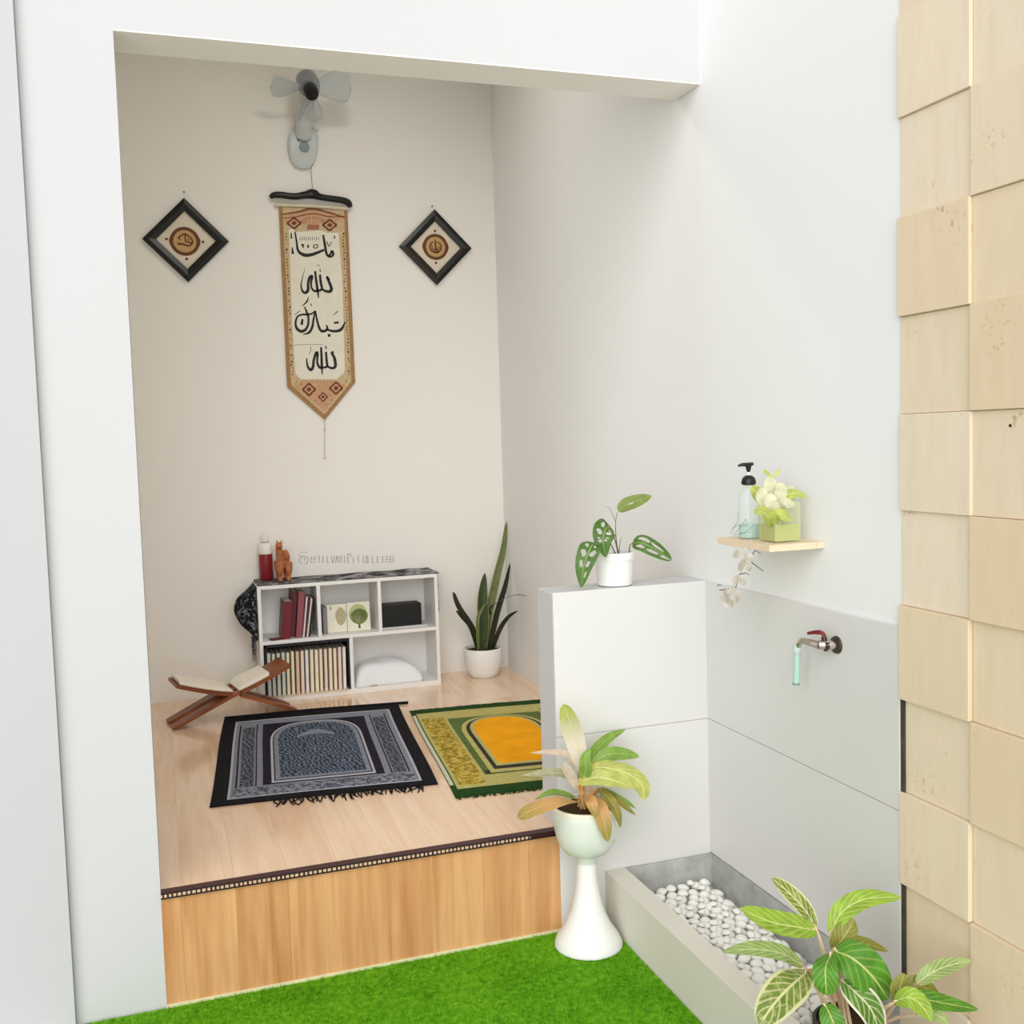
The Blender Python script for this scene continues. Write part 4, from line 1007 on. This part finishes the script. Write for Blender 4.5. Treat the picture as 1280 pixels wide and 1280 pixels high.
slab(f2, 0, 0, 0, 0, z2+.0012, z2+.0018, 'arch_outline', GPL, pmg, arch(.310, .760, .23, .60, .80))
slab(f2, 0, 0, 0, 0, z2+.0018, z2+.0024, 'orange_arch', GOR, pmg, arch(.335, .735, .25, .60, .785))
fringe(f2, .004, -1, 90, .012, .03, GDK, pmg, .0, 1.0, 1.19); fringe(f2, .996, 1, 60, .008, .022, GDK, pmg, .0, 1.0, 1.19)

# ================================================================== pedestal planter with yellow-green plant
face_cam = lambda p: (cam_pos-Vector(p)).normalized()
pd = Vector((1.172, 2.845, 0)); pd.x = AY(735, 1150, 2.845).x
ped = thing('pedestal_planter', tuple(pd), 'white goblet-shaped pedestal planter with yellow-green leafy plant on the turf', 'planter')
zb = .003
MB().lathe([(0, zb), (.098, zb), (.104, .006), (.104, .014), (.094, .035), (.070, .070), (.050, .115), (.038, .165), (.031, .21), (.029, .25), (.029, .262), (0, .262)], pd, 56, closed=False).build('base', simple('pedestal_white', srgb(240, 240, 238), .25, .01), ped)
MB().lathe([(.0265, .262), (.0265, .266), (.031, .268), (.032, .286), (.0, .288)], pd, 36, closed=False).build('collar', simple('collar_grey', srgb(214, 218, 210), .3), ped)
CEL = simple('celadon_white', srgb(222, 227, 218), .22, .01)
MB().lathe([(.0, .287), (.040, .288), (.066, .300), (.087, .330), (.096, .370), (.099, .410), (.100, .438), (.098, .442), (.092, .441), (.091, .425), (.0, .425)], pd, 56, closed=False).build('bowl', CEL, ped); bowl_ = [o for o in ped.children if o.name.startswith('bowl')][0]
MB().lathe([(.0995, .432), (.1015, .436), (.1005, .443), (.094, .444), (.0925, .440)], pd, 56, closed=False).build('rim', simple('rim_cream', srgb(244, 238, 216), .3), bowl_)
MB().lathe([(0, .4255), (.0905, .4255), (.0905, .431), (0, .434)], pd, 28, closed=False).build('soil', SOIL, bowl_)
YG = m_leaf('yellow_green_leaf', srgb(206, 212, 112), srgb(228, 230, 160), None, .35, 8, .05)
YGP = m_leaf('leaf_with_pale_base', srgb(176, 186, 84), srgb(214, 214, 140), None, .3, 9, .03, tipc=srgb(232, 220, 204))
GRN = m_leaf('fresh_green_leaf', srgb(136, 172, 74), srgb(176, 200, 112), None, .4, 8, .04)
OLV = m_leaf('olive_leaf', srgb(150, 142, 62), srgb(196, 180, 100), None, .45, 7, .05)
TANL = m_leaf('tan_green_leaf', srgb(164, 152, 74), srgb(214, 180, 116), None, .5, 6, .06, tipc=srgb(212, 164, 104))
PAL = m_leaf('pale_grey_leaf', srgb(186, 186, 148), srgb(222, 216, 190), None, .5, 8, .05)
PNK = m_leaf('pinkish_leaf', srgb(228, 208, 188), srgb(236, 224, 206), None, .3, 8, .04)
cp = lambda x, y: (640+x/6.095, 870+y/6.095)
def plant(cf, Y0, base, leaves, par, stems=True, stem_mat=None):
    for pts, w, mt, fc, fold, shp, curl in leaves:
        P = [AY(*cf(x, y), Y0+d) for x, y, d in pts]
        mid_ = P[len(P)//2]; f = face_cam(mid_)+Vector(fc)
        MB().leaf(P, w, f, fold, shp, 8, 20, curl, .006).build('leaf', mt, par)
        if stems:
            b = Vector(base)+Vector((random.uniform(-.02, .02), random.uniform(-.015, .015), 0))
            q = b.lerp(P[0], .5)+Vector((0, 0, .012))
            MB().tube(spl([b, q, P[0], P[0].lerp(P[1], .25)], 10), [.0045, .0035, .0028, .0015], 7).build('stem', stem_mat or MATS['stem_tan'], par)
simple('stem_tan', srgb(206, 160, 104), .6, .15)
U = (.1, -.2, .5); OV = (.5, .8); OVW = (.6, .75)
plant(cp, pd.y, (pd.x, pd.y, .432), [
    ([(522, 600, .0), (505, 430, .0), (450, 230, .01), (392, 58, .02)], .062, YGP, (-.2, 0, 0), .15, (.75, .55), 0),
    ([(560, 530, .0), (640, 420, .02), (740, 320, .03), (865, 256, .04)], .036, GRN, U, .5, OV, 0),
    ([(600, 520, -.01), (720, 450, -.02), (840, 440, -.02), (970, 460, -.02)], .042, GRN, (0, 0, .2), .2, (.6, .7), 0),
    ([(560, 560, -.02), (700, 545, -.05), (880, 590, -.07), (990, 680, -.08), (1008, 795, -.08)], .058, YG, (.1, 0, .5), .15, (.6, .55), .2),
    ([(500, 660, -.02), (640, 620, -.06), (800, 650, -.08), (935, 702, -.09)], .046, YG, (0, 0, .2), .25, OV, 0),
    ([(610, 760, -.03), (660, 840, -.09), (700, 960, -.115), (732, 1115, -.125)], .050, TANL, (.2, 0, 0), .3, (.7, .7), .1),
    ([(660, 700, -.02), (740, 790, -.08), (800, 890, -.10), (828, 1004, -.10)], .032, OLV, (.3, 0, .1), .4, OV, .1),
    ([(700, 720, -.01), (800, 790, -.05), (870, 850, -.06), (944, 910, -.07)], .020, OLV, U, .4, OV, 0),
    ([(690, 700, .0), (800, 770, -.03), (880, 815, -.04), (942, 856, -.04)], .018, GRN, U, .4, OV, 0),
    ([(490, 780, .0), (390, 750, -.03), (290, 740, -.05), (172, 792, -.06)], .026, GRN, (0, 0, .8), .3, OV, 0),
    ([(500, 805, -.03), (380, 800, -.09), (230, 840, -.11), (110, 890, -.12), (45, 935, -.12)], .046, TANL, (-.1, 0, .8), .25, (.7, .55), .2),
    ([(480, 640, .0), (380, 590, .0), (250, 590, -.01), (72, 606, -.02)], .030, PAL, (0, 0, .6), .2, OV, 0),
    ([(500, 560, .01), (420, 450, .01), (300, 430, .01), (140, 434, .01)], .022, PNK, (0, 0, .5), .2, OV, 0),
    ([(500, 700, -.02), (420, 560, -.02), (400, 500, -.02)], .030, PNK, (-.2, 0, 0), .2, OV, 0),
    ([(540, 640, -.03), (560, 560, -.04), (560, 470, -.04), (600, 400, -.04)], .038, GRN, (0, 0, 0), .35, OV, 0),
    ([(560, 760, -.04), (600, 800, -.10), (620, 860, -.115), (640, 930, -.12)], .034, TANL, (.1, 0, 0), .3, OV, 0)], ped)

# ================================================================== monstera on the partition
mc = Vector((1.37, 3.03, PT)); mc.x = AY(768, 715, 3.03).x
mo = thing('monstera', tuple(mc), 'small swiss-cheese plant with perforated leaves in a white pot', 'plant')
pot([(.052, .0006), (.056, .003), (.060, .06), (.0615, .082), (.0645, .083), (.066, .104), (.065, .107)], mc, .065, .098, mo)
MON = m_leaf('monstera_leaf', srgb(88, 128, 56), srgb(142, 170, 92), None, .15, 8, .06, patch=.0)
MON2 = m_leaf('monstera_young_leaf', srgb(136, 156, 72), srgb(160, 176, 96), None, .15, 8, .04)
cm = lambda x, y: (700+x/8.0, 600+y/8.0)
def pl(pts): return [AY(*cm(x, y), mc.y+d) for x, y, d in pts]
hol = [(-.45, .22, .20, .055, .3), (.42, .24, .22, .06, -.3), (-.42, .42, .24, .065, .3), (.42, .45, .24, .065, -.3), (-.36, .62, .2, .06, .3), (.36, .64, .2, .06, -.3)]
MB().leaf(pl([(580, 312, .0), (660, 250, -.01), (780, 205, -.02), (916, 160, -.03)]), .046, face_cam(mc)+Vector((.1, 0, .3)), .12, (.55, .65), 24, 44, 0, 0, [(.1, .48, .10, .07, .2)]).build('leaf', MON2, mo)
MB().leaf(pl([(500, 462, -.02), (450, 500, -.05), (430, 610, -.07), (458, 775, -.07)]), .076, face_cam(mc)+Vector((.15, 0, .1)), .18, (.42, .8), 26, 46, .1, 0, hol).build('leaf', MON, mo)
MB().leaf(pl([(345, 625, -.05), (300, 690, -.08), (240, 860, -.085), (212, 1078, -.08)]), .070, face_cam(mc)+Vector((-.2, 0, .2)), .2, (.42, .75), 26, 46, .1, 0, hol+[(-.4, .80, .16, .05, .3)]).build('leaf', MON, mo)
MB().leaf(pl([(724, 632, -.04), (820, 630, -.07), (960, 700, -.09), (1115, 800, -.10)]), .058, face_cam(mc)+Vector((.2, 0, .3)), .15, (.42, .55), 26, 46, .1, 0, [(-.5, .35, .17, .16, .5), (.45, .30, .17, .14, -.5), (-.4, .66, .15, .14, .5), (.42, .62, .17, .13, -.5), (.35, .88, .2, .10, -.5)]).build('leaf', MON, mo)
simple('stem_green', srgb(92, 96, 60), .6, .1); simple('stem_brown', srgb(120, 106, 84), .6, .1)
zsoil = mc.z+.098
def stem(pts, r, mt, par): 
    P = pl(pts); P[0].z = max(min(P[0].z, zsoil), zsoil-.004); MB().tube(spl(P, 16), r, 7).build('stem', mt, par)
stem([(585, 700, .0), (562, 590, 0), (556, 420, .0), (578, 315, .0)], [.0016, .0013, .001], MATS['stem_green'], mo)
stem([(583, 700, -.01), (550, 600, -.015), (515, 520, -.02), (500, 462, -.02)], [.002, .0016, .0012], MATS['stem_green'], mo)
stem([(588, 700, .01), (600, 640, .01), (613, 572, .01)], [.0014, .001, .0006], MATS['stem_green'], mo)
stem([(690, 700, -.01), (700, 655, -.02), (724, 632, -.04)], [.0018, .0016, .0012], MATS['stem_green'], mo)
stem([(560, 700, -.02), (480, 600, -.05), (400, 590, -.06), (345, 625, -.05)], [.0018, .0014, .0012], MATS['stem_green'], mo)
MB().tube(spl(pl([(556, 420, .0), (525, 345, 0), (495, 285, .0), (450, 262, .0)]), 10), [.0009, .0007, .0004], 6).build('twig', MATS['stem_brown'], mo)
MB().tube(spl(pl([(497, 290, .0), (503, 265, .0)]), 4), [.0006, .0004], 6).build('twig', MATS['stem_brown'], mo)

# ================================================================== wall shelf and its things
WS = m_wood('pale_shelf_wood', srgb(222, 196, 162), srgb(240, 220, 194), 1, .5, .3, 0, .6)
wsz = 1.236; wx0, wy0, wy1 = 1.504, 2.339, 2.605
wsh = thing('wall_shelf', (1.6, 2.47, wsz), 'small pale wooden shelf fixed to the white side wall', 'shelf')
MB().box(wx0, XR-.0005, wy0, wy1, wsz, wsz+.018, .0015).build('board', WS, wsh, smooth=False)
MB().box(XR-.022, XR-.0008, wy0-.003, wy0-.0003, wsz+.001, wsz+.017, .001).build('end_cap', simple('end_cap_wood', srgb(232, 206, 176), .5), wsh, smooth=False)
wt = wsz+.0182
cs_ = lambda x, y: (870+x/5.566, 550+y/5.566)
# pump bottle
ybt = 2.53; bb_ = AY(*cs_(372, 690), ybt)
pbt = thing('soap_bottle', (bb_.x, ybt, wt), 'clear pump bottle with black pump head on the wall shelf', 'bottle')
pc_ = Vector((bb_.x, ybt, wt))
GLS = m_glass('clear_plastic', (.97, .99, .99, 1), .84)
MB().lathe([(0, 0), (.028, 0), (.031, .003), (.031, .10), (.027, .122), (.017, .14), (.015, .150), (.013, .150), (.0145, .14), (.025, .12), (.029, .098), (.029, .004), (0, .003)], pc_, 36, closed=False).build('body', GLS, pbt)
MB().lathe([(0, .0035), (.0285, .0035), (.0285, .040), (0, .040)], pc_, 30, closed=False).build('soap', m_glass('teal_soap', (.72, .93, .85, 1), .62), pbt)
MB().lathe([(0, .150), (.017, .150), (.0205, .153), (.0205, .160), (.017, .170), (.010, .176), (0, .178)], pc_, 30, closed=False).build('collar', simple('pump_black', srgb(22, 22, 22), .35), pbt)
MB().lathe([(.0045, .176), (.0045, .190), (0, .190)], pc_, 14, closed=False).build('neck', simple('pump_neck', srgb(226, 228, 226), .4), pbt)
hd = MB(); hd.lathe([(.0045, .186), (.006, .192), (.010, .207), (.010, .211), (0, .212)], pc_, 18, closed=False)
hd.tube([pc_+Vector((.010, -.010, .209)), pc_+Vector((0, 0, .207)), pc_+Vector((-.016, .008, .207)), pc_+Vector((-.026, .012, .204))], [.004, .006, .005, .003], 10)
hd.build('pump_head', MATS['pump_black'], pbt)
MB().tube([pc_+Vector((0, 0, .008)), pc_+Vector((.003, 0, .08)), pc_+Vector((0, 0, .15))], .0018, 8).build('dip_tube', MATS['pump_neck'], pbt)
# glass vase with green water and cuttings
vx0, vx1, vy0, vy1 = 1.545, 1.625, 2.375, 2.455
vz1 = wt+.108
vs_ = thing('glass_vase', ((vx0+vx1)/2, (vy0+vy1)/2, wt), 'square glass vase of yellow-green water with pale leafy cuttings', 'vase')
G2 = m_glass('green_glass', (.95, .97, .86, 1), .86)
t_ = .003
for a in ((vx0, vx1, vy0, vy0+t_), (vx0, vx1, vy1-t_, vy1), (vx0, vx0+t_, vy0+t_, vy1-t_), (vx1-t_, vx1, vy0+t_, vy1-t_)):
    MB().box(*a, wt+.0035, vz1, .0008).build('glass_side', G2, vs_, smooth=False)
MB().box(vx0, vx1, vy0, vy1, wt, wt+.0032, .0006).build('glass_base', G2, vs_, smooth=False)
MB().box(vx0+.0034, vx1-.0034, vy0+.0034, vy1-.0034, wt+.0036, wt+.048, .001).build('water', m_glass('olive_water', (.68, .68, .10, 1), .30, .05), vs_, smooth=False)
LIM = m_leaf('lime_leaf', srgb(204, 216, 110), srgb(226, 232, 160), None, .3, 7, .05); CRM = m_leaf('cream_leaf', srgb(236, 234, 202), srgb(222, 222, 170), None, .35, 7, .04)
yv = (vy0+vy1)/2
vl = []
for pts, w, mt, fc, shp in (
    ([(560, 600, .0), (600, 420, -.01), (680, 370, -.02), (778, 398, -.03)], .030, LIM, (.2, 0, .6), (.6, .6)),
    ([(540, 620, .01), (480, 430, .02), (430, 370, .02), (375, 330, .02)], .040, LIM, (-.2, 0, .3), (.6, .6)),
    ([(545, 620, -.01), (500, 530, -.05), (450, 500, -.06), (410, 520, -.07)], .036, LIM, (-.2, 0, .5), (.6, .6)),
    ([(550, 620, -.02), (560, 520, -.06), (600, 520, -.065), (660, 560, -.07)], .034, LIM, (.1, 0, .6), (.6, .6)),
    ([(560, 560, .0), (540, 400, .0), (520, 320, .0), (505, 255, .0)], .038, CRM, (0, 0, .2), (.6, .5)),
    ([(560, 560, .0), (580, 420, -.02), (590, 350, -.02), (570, 300, -.02)], .034, CRM, (.1, 0, .2), (.6, .5)),
    ([(560, 560, .01), (620, 450, .0), (650, 380, .0), (650, 310, .0)], .034, CRM, (.1, 0, .3), (.6, .5)),
    ([(540, 560, -.01), (480, 440, -.02), (460, 390, -.02), (470, 330, -.02)], .034, CRM, (-.2, 0, .2), (.6, .5)),
    ([(560, 560, -.01), (600, 450, -.045), (640, 440, -.05), (690, 450, -.05)], .030, CRM, (.1, 0, .5), (.6, .5)),
    ([(545, 560, -.02), (540, 480, -.05), (520, 430, -.055), (520, 370, -.055)], .036, CRM, (0, 0, .3), (.6, .5)),
    ([(530, 260, .0), (500, 235, .0), (470, 205, .0)], .010, LIM, (0, 0, .3), (.6, .5)),
    ([(530, 260, .0), (560, 235, .0), (585, 200, .0)], .010, LIM, (0, 0, .3), (.6, .5))):
    P = [AY(*cs_(x, y), yv+d) for x, y, d in pts]
    for p_ in P: p_.x = min(p_.x, XR-.006)
    MB().leaf(P, w, face_cam(P[1])+Vector(fc), .12, shp, 8, 16, .1, .008).build('leaf', mt, vs_)
for k in range(6):
    a = Vector((vx0+.02+.04*random.random(), vy0+.02+.04*random.random(), wt+.01)); b = AY(*cs_(510+30*k-40, 500-30*k), yv)
    b.x = min(b.x, XR-.01)
    MB().tube(spl([a, a.lerp(b, .5)+Vector((0, 0, .01)), b], 8), [.0012, .001, .0007], 6).build('stem', simple('stem_lime', srgb(170, 176, 96), .6), vs_)
# wiry sprig with trailing cream petals over the shelf edge
ys_ = wy0+.15
sp0 = AX(*cs_(330, 690), wx0+.012); sp0.z = wt+.002
sg = thing('trailing_sprig', tuple(sp0), 'wiry sprig with cream petals trailing below the wall shelf', 'plant')
xf = wx0-.012
path = [AX(*cs_(x, y), xf) for x, y in ((340, 660), (345, 760), (340, 860), (290, 960), (240, 1060), (230, 1140))]
path[0].x = wx0+.010; path[0].z = wt+.006
MB().tube(spl(path, 30), [.0016, .0012, .0008], 6).build('stem', simple('sprig_beige', srgb(204, 196, 172), .7), sg)
PET = m_leaf('cream_petal', srgb(240, 232, 218), srgb(228, 218, 196), None, .2, 6, .03)
for i, (x, y, dx, dy, w) in enumerate(((335, 770, -80, 30, .022), (345, 780, 50, 60, .022), (340, 830, -50, 70, .022), (345, 850, 40, 50, .020), (300, 940, -50, 60, .022), (290, 960, 60, 40, .018), (250, 1030, -60, 30, .018), (255, 1030, 50, 50, .018), (240, 1080, -70, 20, .020), (240, 1080, 60, 40, .020), (235, 1110, -40, 45, .020), (235, 1110, 30, 50, .018))):
    P = [AX(*cs_(x+dx*t, y+dy*t+15*t*(1-t)), xf-.006*math.sin(3*t+i)) for t in (0, .4, .75, 1)]
    MB().leaf(P, w, Vector((-1, -.3, .2)), .15, (.6, .5), 6, 12, .2, .02).build('petal', PET, sg)
for pts in (((385, 850), (425, 880), (468, 912)), ((395, 795), (412, 770), (450, 790)), ((305, 935), (345, 926), (372, 940)), ((150, 1010), (165, 1008), (182, 1010)), ((165, 1046), (200, 1040), (232, 1032)), ((275, 1025), (285, 1005), (290, 985))):
    MB().tube([AX(*cs_(x, y), xf-.004) for x, y in spl(pts, 8)], [.0014, .0011, .0008], 6).build('twig', simple('twig_dark', srgb(64, 54, 46), .7), sg)
for pts in (((250, 640), (290, 560), (300, 510), (285, 520)), ((270, 650), (320, 590), (345, 550), (352, 585), (330, 600)), ((300, 660), (360, 630), (390, 600)), ((250, 620), (275, 600), (320, 590), (370, 600)), ((240, 640), (265, 660), (310, 650), (390, 640))):
    P = [AX(*cs_(x, y), wx0+.016) for x, y in spl(pts, 14)]
    for p_ in P: p_.z = max(p_.z, wt+.002)
    MB().tube(P, .0007, 5).build('tendril', simple('tendril_grey', srgb(150, 160, 140), .7), sg)

# ================================================================== tap
xt = XR-.0105
tp0 = AX(1046, 806, xt)
tap = thing('wall_tap', tuple(tp0), 'chrome wall tap with red lever and short clear hose on the grey tiles', 'tap')
CHR = NT('chrome'); CHR.color(srgb(206, 198, 192)); CHR = CHR.done(.14, .5, Metallic=.9)
BRZ = NT('bronze_edge'); BRZ.color(srgb(84, 48, 42)); BRZ = BRZ.done(.3, .5, Metallic=.6)
yt_ = tp0.y; zt_ = tp0.z
MB().lathe([(.0, .0), (.024, .0003), (.022, .006), (.012, .010), (0, .011)], tp0, 28, (-1, 0, 0), closed=False).build('wall_flange', simple('tap_dark', srgb(58, 48, 38), .35), tap)
tb_ = MB(); tb_.tube([tp0+Vector((-.008, 0, 0)), tp0+Vector((-.030, .004, .002)), tp0+Vector((-.048, .012, .002))], [.011, .014, .012], 18); tb_.build('valve_body', CHR, tap)
MB().lathe([(.014, 0), (.0155, .002), (.0155, .010), (.013, .012)], tp0+Vector((-.026, .003, .0)), 6, (-1, .15, 0)).build('hex_nut', BRZ, tap)
tipp = AY(1003, 813, yt_+.085)
spz = Vector((tp0.x-.062, yt_+.086, zt_))
MB().tube(spl([tp0+Vector((-.046, .011, .001)), tp0+Vector((-.056, .040, .004)), tp0+Vector((-.060, .070, .003)), tp0+Vector((-.062, .086, -.014))], 18), [.011, .010, .0085, .008], 16).build('spout', CHR, tap)
MB().tube(spl([tp0+Vector((-.036, .006, .012)), tp0+Vector((-.036, .006, .030)), tp0+Vector((-.044, .020, .034)), tp0+Vector((-.05, .055, .026))], 12), [.005, .005, .006, .004], 12).build('lever', simple('lever_red', srgb(120, 30, 34), .35), tap)
MB().tube([tp0+Vector((-.034, .004, .010)), tp0+Vector((-.036, .006, .024))], [.008, .007], 12).build('lever_stem', BRZ, tap)
hz = tp0+Vector((-.062, .088, -.012))
HOSE = m_glass('teal_hose', (.72, .92, .84, 1), .5, .15)
MB().tube(spl([hz+Vector((0, 0, .004)), hz+Vector((0, .001, -.022))], 6), [.0105, .0110], 18).build('hose_sleeve', m_glass('clear_sleeve', (.84, .92, .92, 1), .5, .15), tap)
hoo = MB().tube(spl([hz+Vector((0, .001, -.020)), hz+Vector((.001, .004, -.06)), hz+Vector((.001, .008, -.108))], 12), .0088, 18, caps=False).build('hose', HOSE, tap)
so = hoo.modifiers.new('wall', 'SOLIDIFY'); so.thickness = .0016
for z_ in (-.021, -.107): MB().lathe([(.0090, 0), (.0102, .0002), (.0102, .0022), (.0090, .0024)], hz+Vector((.001, .001 if z_ > -.05 else .008, z_)), 20, closed=False).build('hose_ring', simple('ring_teal', srgb(92, 120, 116), .4), hoo)

# ================================================================== foliage plant in the trough
cb = lambda x, y: (890+x/3.657, 1080+y/3.657)
pc2 = Vector((1.470, 1.975, .0))
ag = thing('foliage_plant', (pc2.x, pc2.y, .068), 'leafy plant with bright green and cream veined leaves at the trough end', 'plant')
o2 = Vector((pc2.x, pc2.y, .0))
pr = [(.060, .068), (.064, .070), (.080, .150), (.084, .152), (.084, .166), (.082, .168)]
MB().lathe([(0, .068)]+pr+[(.076, .168), (.074, .150), (0, .150)], o2, 40, closed=False).build('pot', simple('pot_dark', srgb(38, 44, 34), .5), ag)
MB().lathe([(0, .1505), (.0735, .1505), (.0735, .154), (0, .158)], o2, 24, closed=False).build('soil', SOIL, [o for o in ag.children if o.name.startswith('pot')][0])
AG1 = m_leaf('veined_lime_leaf', srgb(160, 198, 66), srgb(214, 226, 140), None, .5, 7, .06); AG2 = m_leaf('veined_cream_leaf', srgb(128, 152, 60), srgb(226, 222, 168), srgb(222, 220, 170), .7, 8, .07, patch=.3)
AG3 = m_leaf('broad_green_leaf', srgb(92, 158, 46), srgb(206, 214, 130), None, .25, 6, .05); AG4 = m_leaf('white_edged_leaf', srgb(104, 150, 56), srgb(222, 226, 180), srgb(238, 238, 214), .6, 7, .06)
AG5 = m_leaf('olive_green_leaf', srgb(150, 150, 64), srgb(196, 190, 110), None, .4, 7, .05); AG6 = m_leaf('pale_green_leaf', srgb(170, 196, 116), srgb(222, 228, 178), None, .6, 8, .06)
STP = simple('stem_pink', srgb(226, 200, 170), .6, .08)
plant(cb, 1.95, (pc2.x-.02, pc2.y, .150), [
    ([(480, 305, .0), (400, 290, -.01), (270, 265, -.02), (128, 205, -.03)], .058, AG1, (0, 0, .5), .2, (.6, .6), 0),
    ([(478, 300, .02), (425, 210, .03), (350, 130, .04), (272, 62, .05)], .040, AG2, (.2, 0, .2), .3, (.6, .6), 0),
    ([(540, 330, .0), (590, 225, .0), (700, 160, -.01), (866, 152, -.02)], .050, AG1, (0, 0, .6), .25, (.6, .7), .1),
    ([(555, 400, -.01), (590, 350, -.02), (625, 300, -.02), (648, 250, -.02)], .050, AG5, (.2, 0, .2), .3, OVW, 0),
    ([(560, 395, -.02), (640, 365, -.03), (720, 370, -.03), (806, 400, -.03)], .034, AG5, (0, 0, .6), .3, OV, 0),
    ([(555, 395, -.04), (640, 430, -.08), (730, 510, -.10), (806, 618, -.11)], .092, AG3, (.15, 0, .25), .12, (.55, .5), .1),
    ([(545, 410, -.05), (520, 470, -.09), (520, 540, -.10), (525, 600, -.10)], .056, AG3, (-.2, 0, .2), .15, (.55, .5), .1),
    ([(590, 530, -.06), (660, 590, -.10), (730, 670, -.12), (770, 790, -.12)], .062, AG4, (.1, 0, .3), .15, (.55, .55), .1),
    ([(440, 490, -.04), (380, 540, -.09), (300, 620, -.11), (215, 735, -.12)], .082, AG2, (-.1, 0, .4), .15, (.55, .5), .1),
    ([(420, 470, .02), (320, 410, .02), (190, 390, .01), (45, 402, .0)], .042, AG6, (0, 0, .6), .2, OVW, 0),
    ([(515, 640, -.09), (540, 690, -.11), (560, 740, -.12), (580, 800, -.12)], .052, AG3, (0, 0, .2), .15, (.5, .5), .1),
    ([(430, 480, -.02), (440, 520, -.05), (420, 560, -.06)], .040, TANL, (0, 0, .2), .2, OV, 0)], ag, True, STP)
plant(cb, 1.80, (pc2.x+.05, pc2.y-.03, .150), [
    ([(930, 550, .0), (1000, 500, -.01), (1080, 465, -.01), (1195, 440, -.02)], .038, AG6, (0, 0, .4), .2, OVW, 0),
    ([(835, 635, .0), (960, 620, -.03), (1080, 640, -.04), (1218, 665, -.05)], .040, AG3, (0, 0, .5), .2, OVW, 0),
    ([(830, 630, -.02), (900, 610, -.05), (960, 650, -.06), (1005, 720, -.07)], .046, AG1, (0, 0, .4), .2, OVW, .1),
    ([(840, 620, .0), (860, 560, .0), (880, 500, .0)], .038, AG5, (0, 0, .2), .2, OVW, 0),
    ([(980, 690, -.02), (1030, 690, -.03), (1085, 735, -.04)], .030, AG6, (0, 0, .4), .2, OVW, 0),
    ([(820, 640, -.02), (900, 590, .0), (960, 560, .0), (1060, 640, .0)], .050, AG5, (0, 0, .3), .2, OVW, 0)], ag, True, STP)
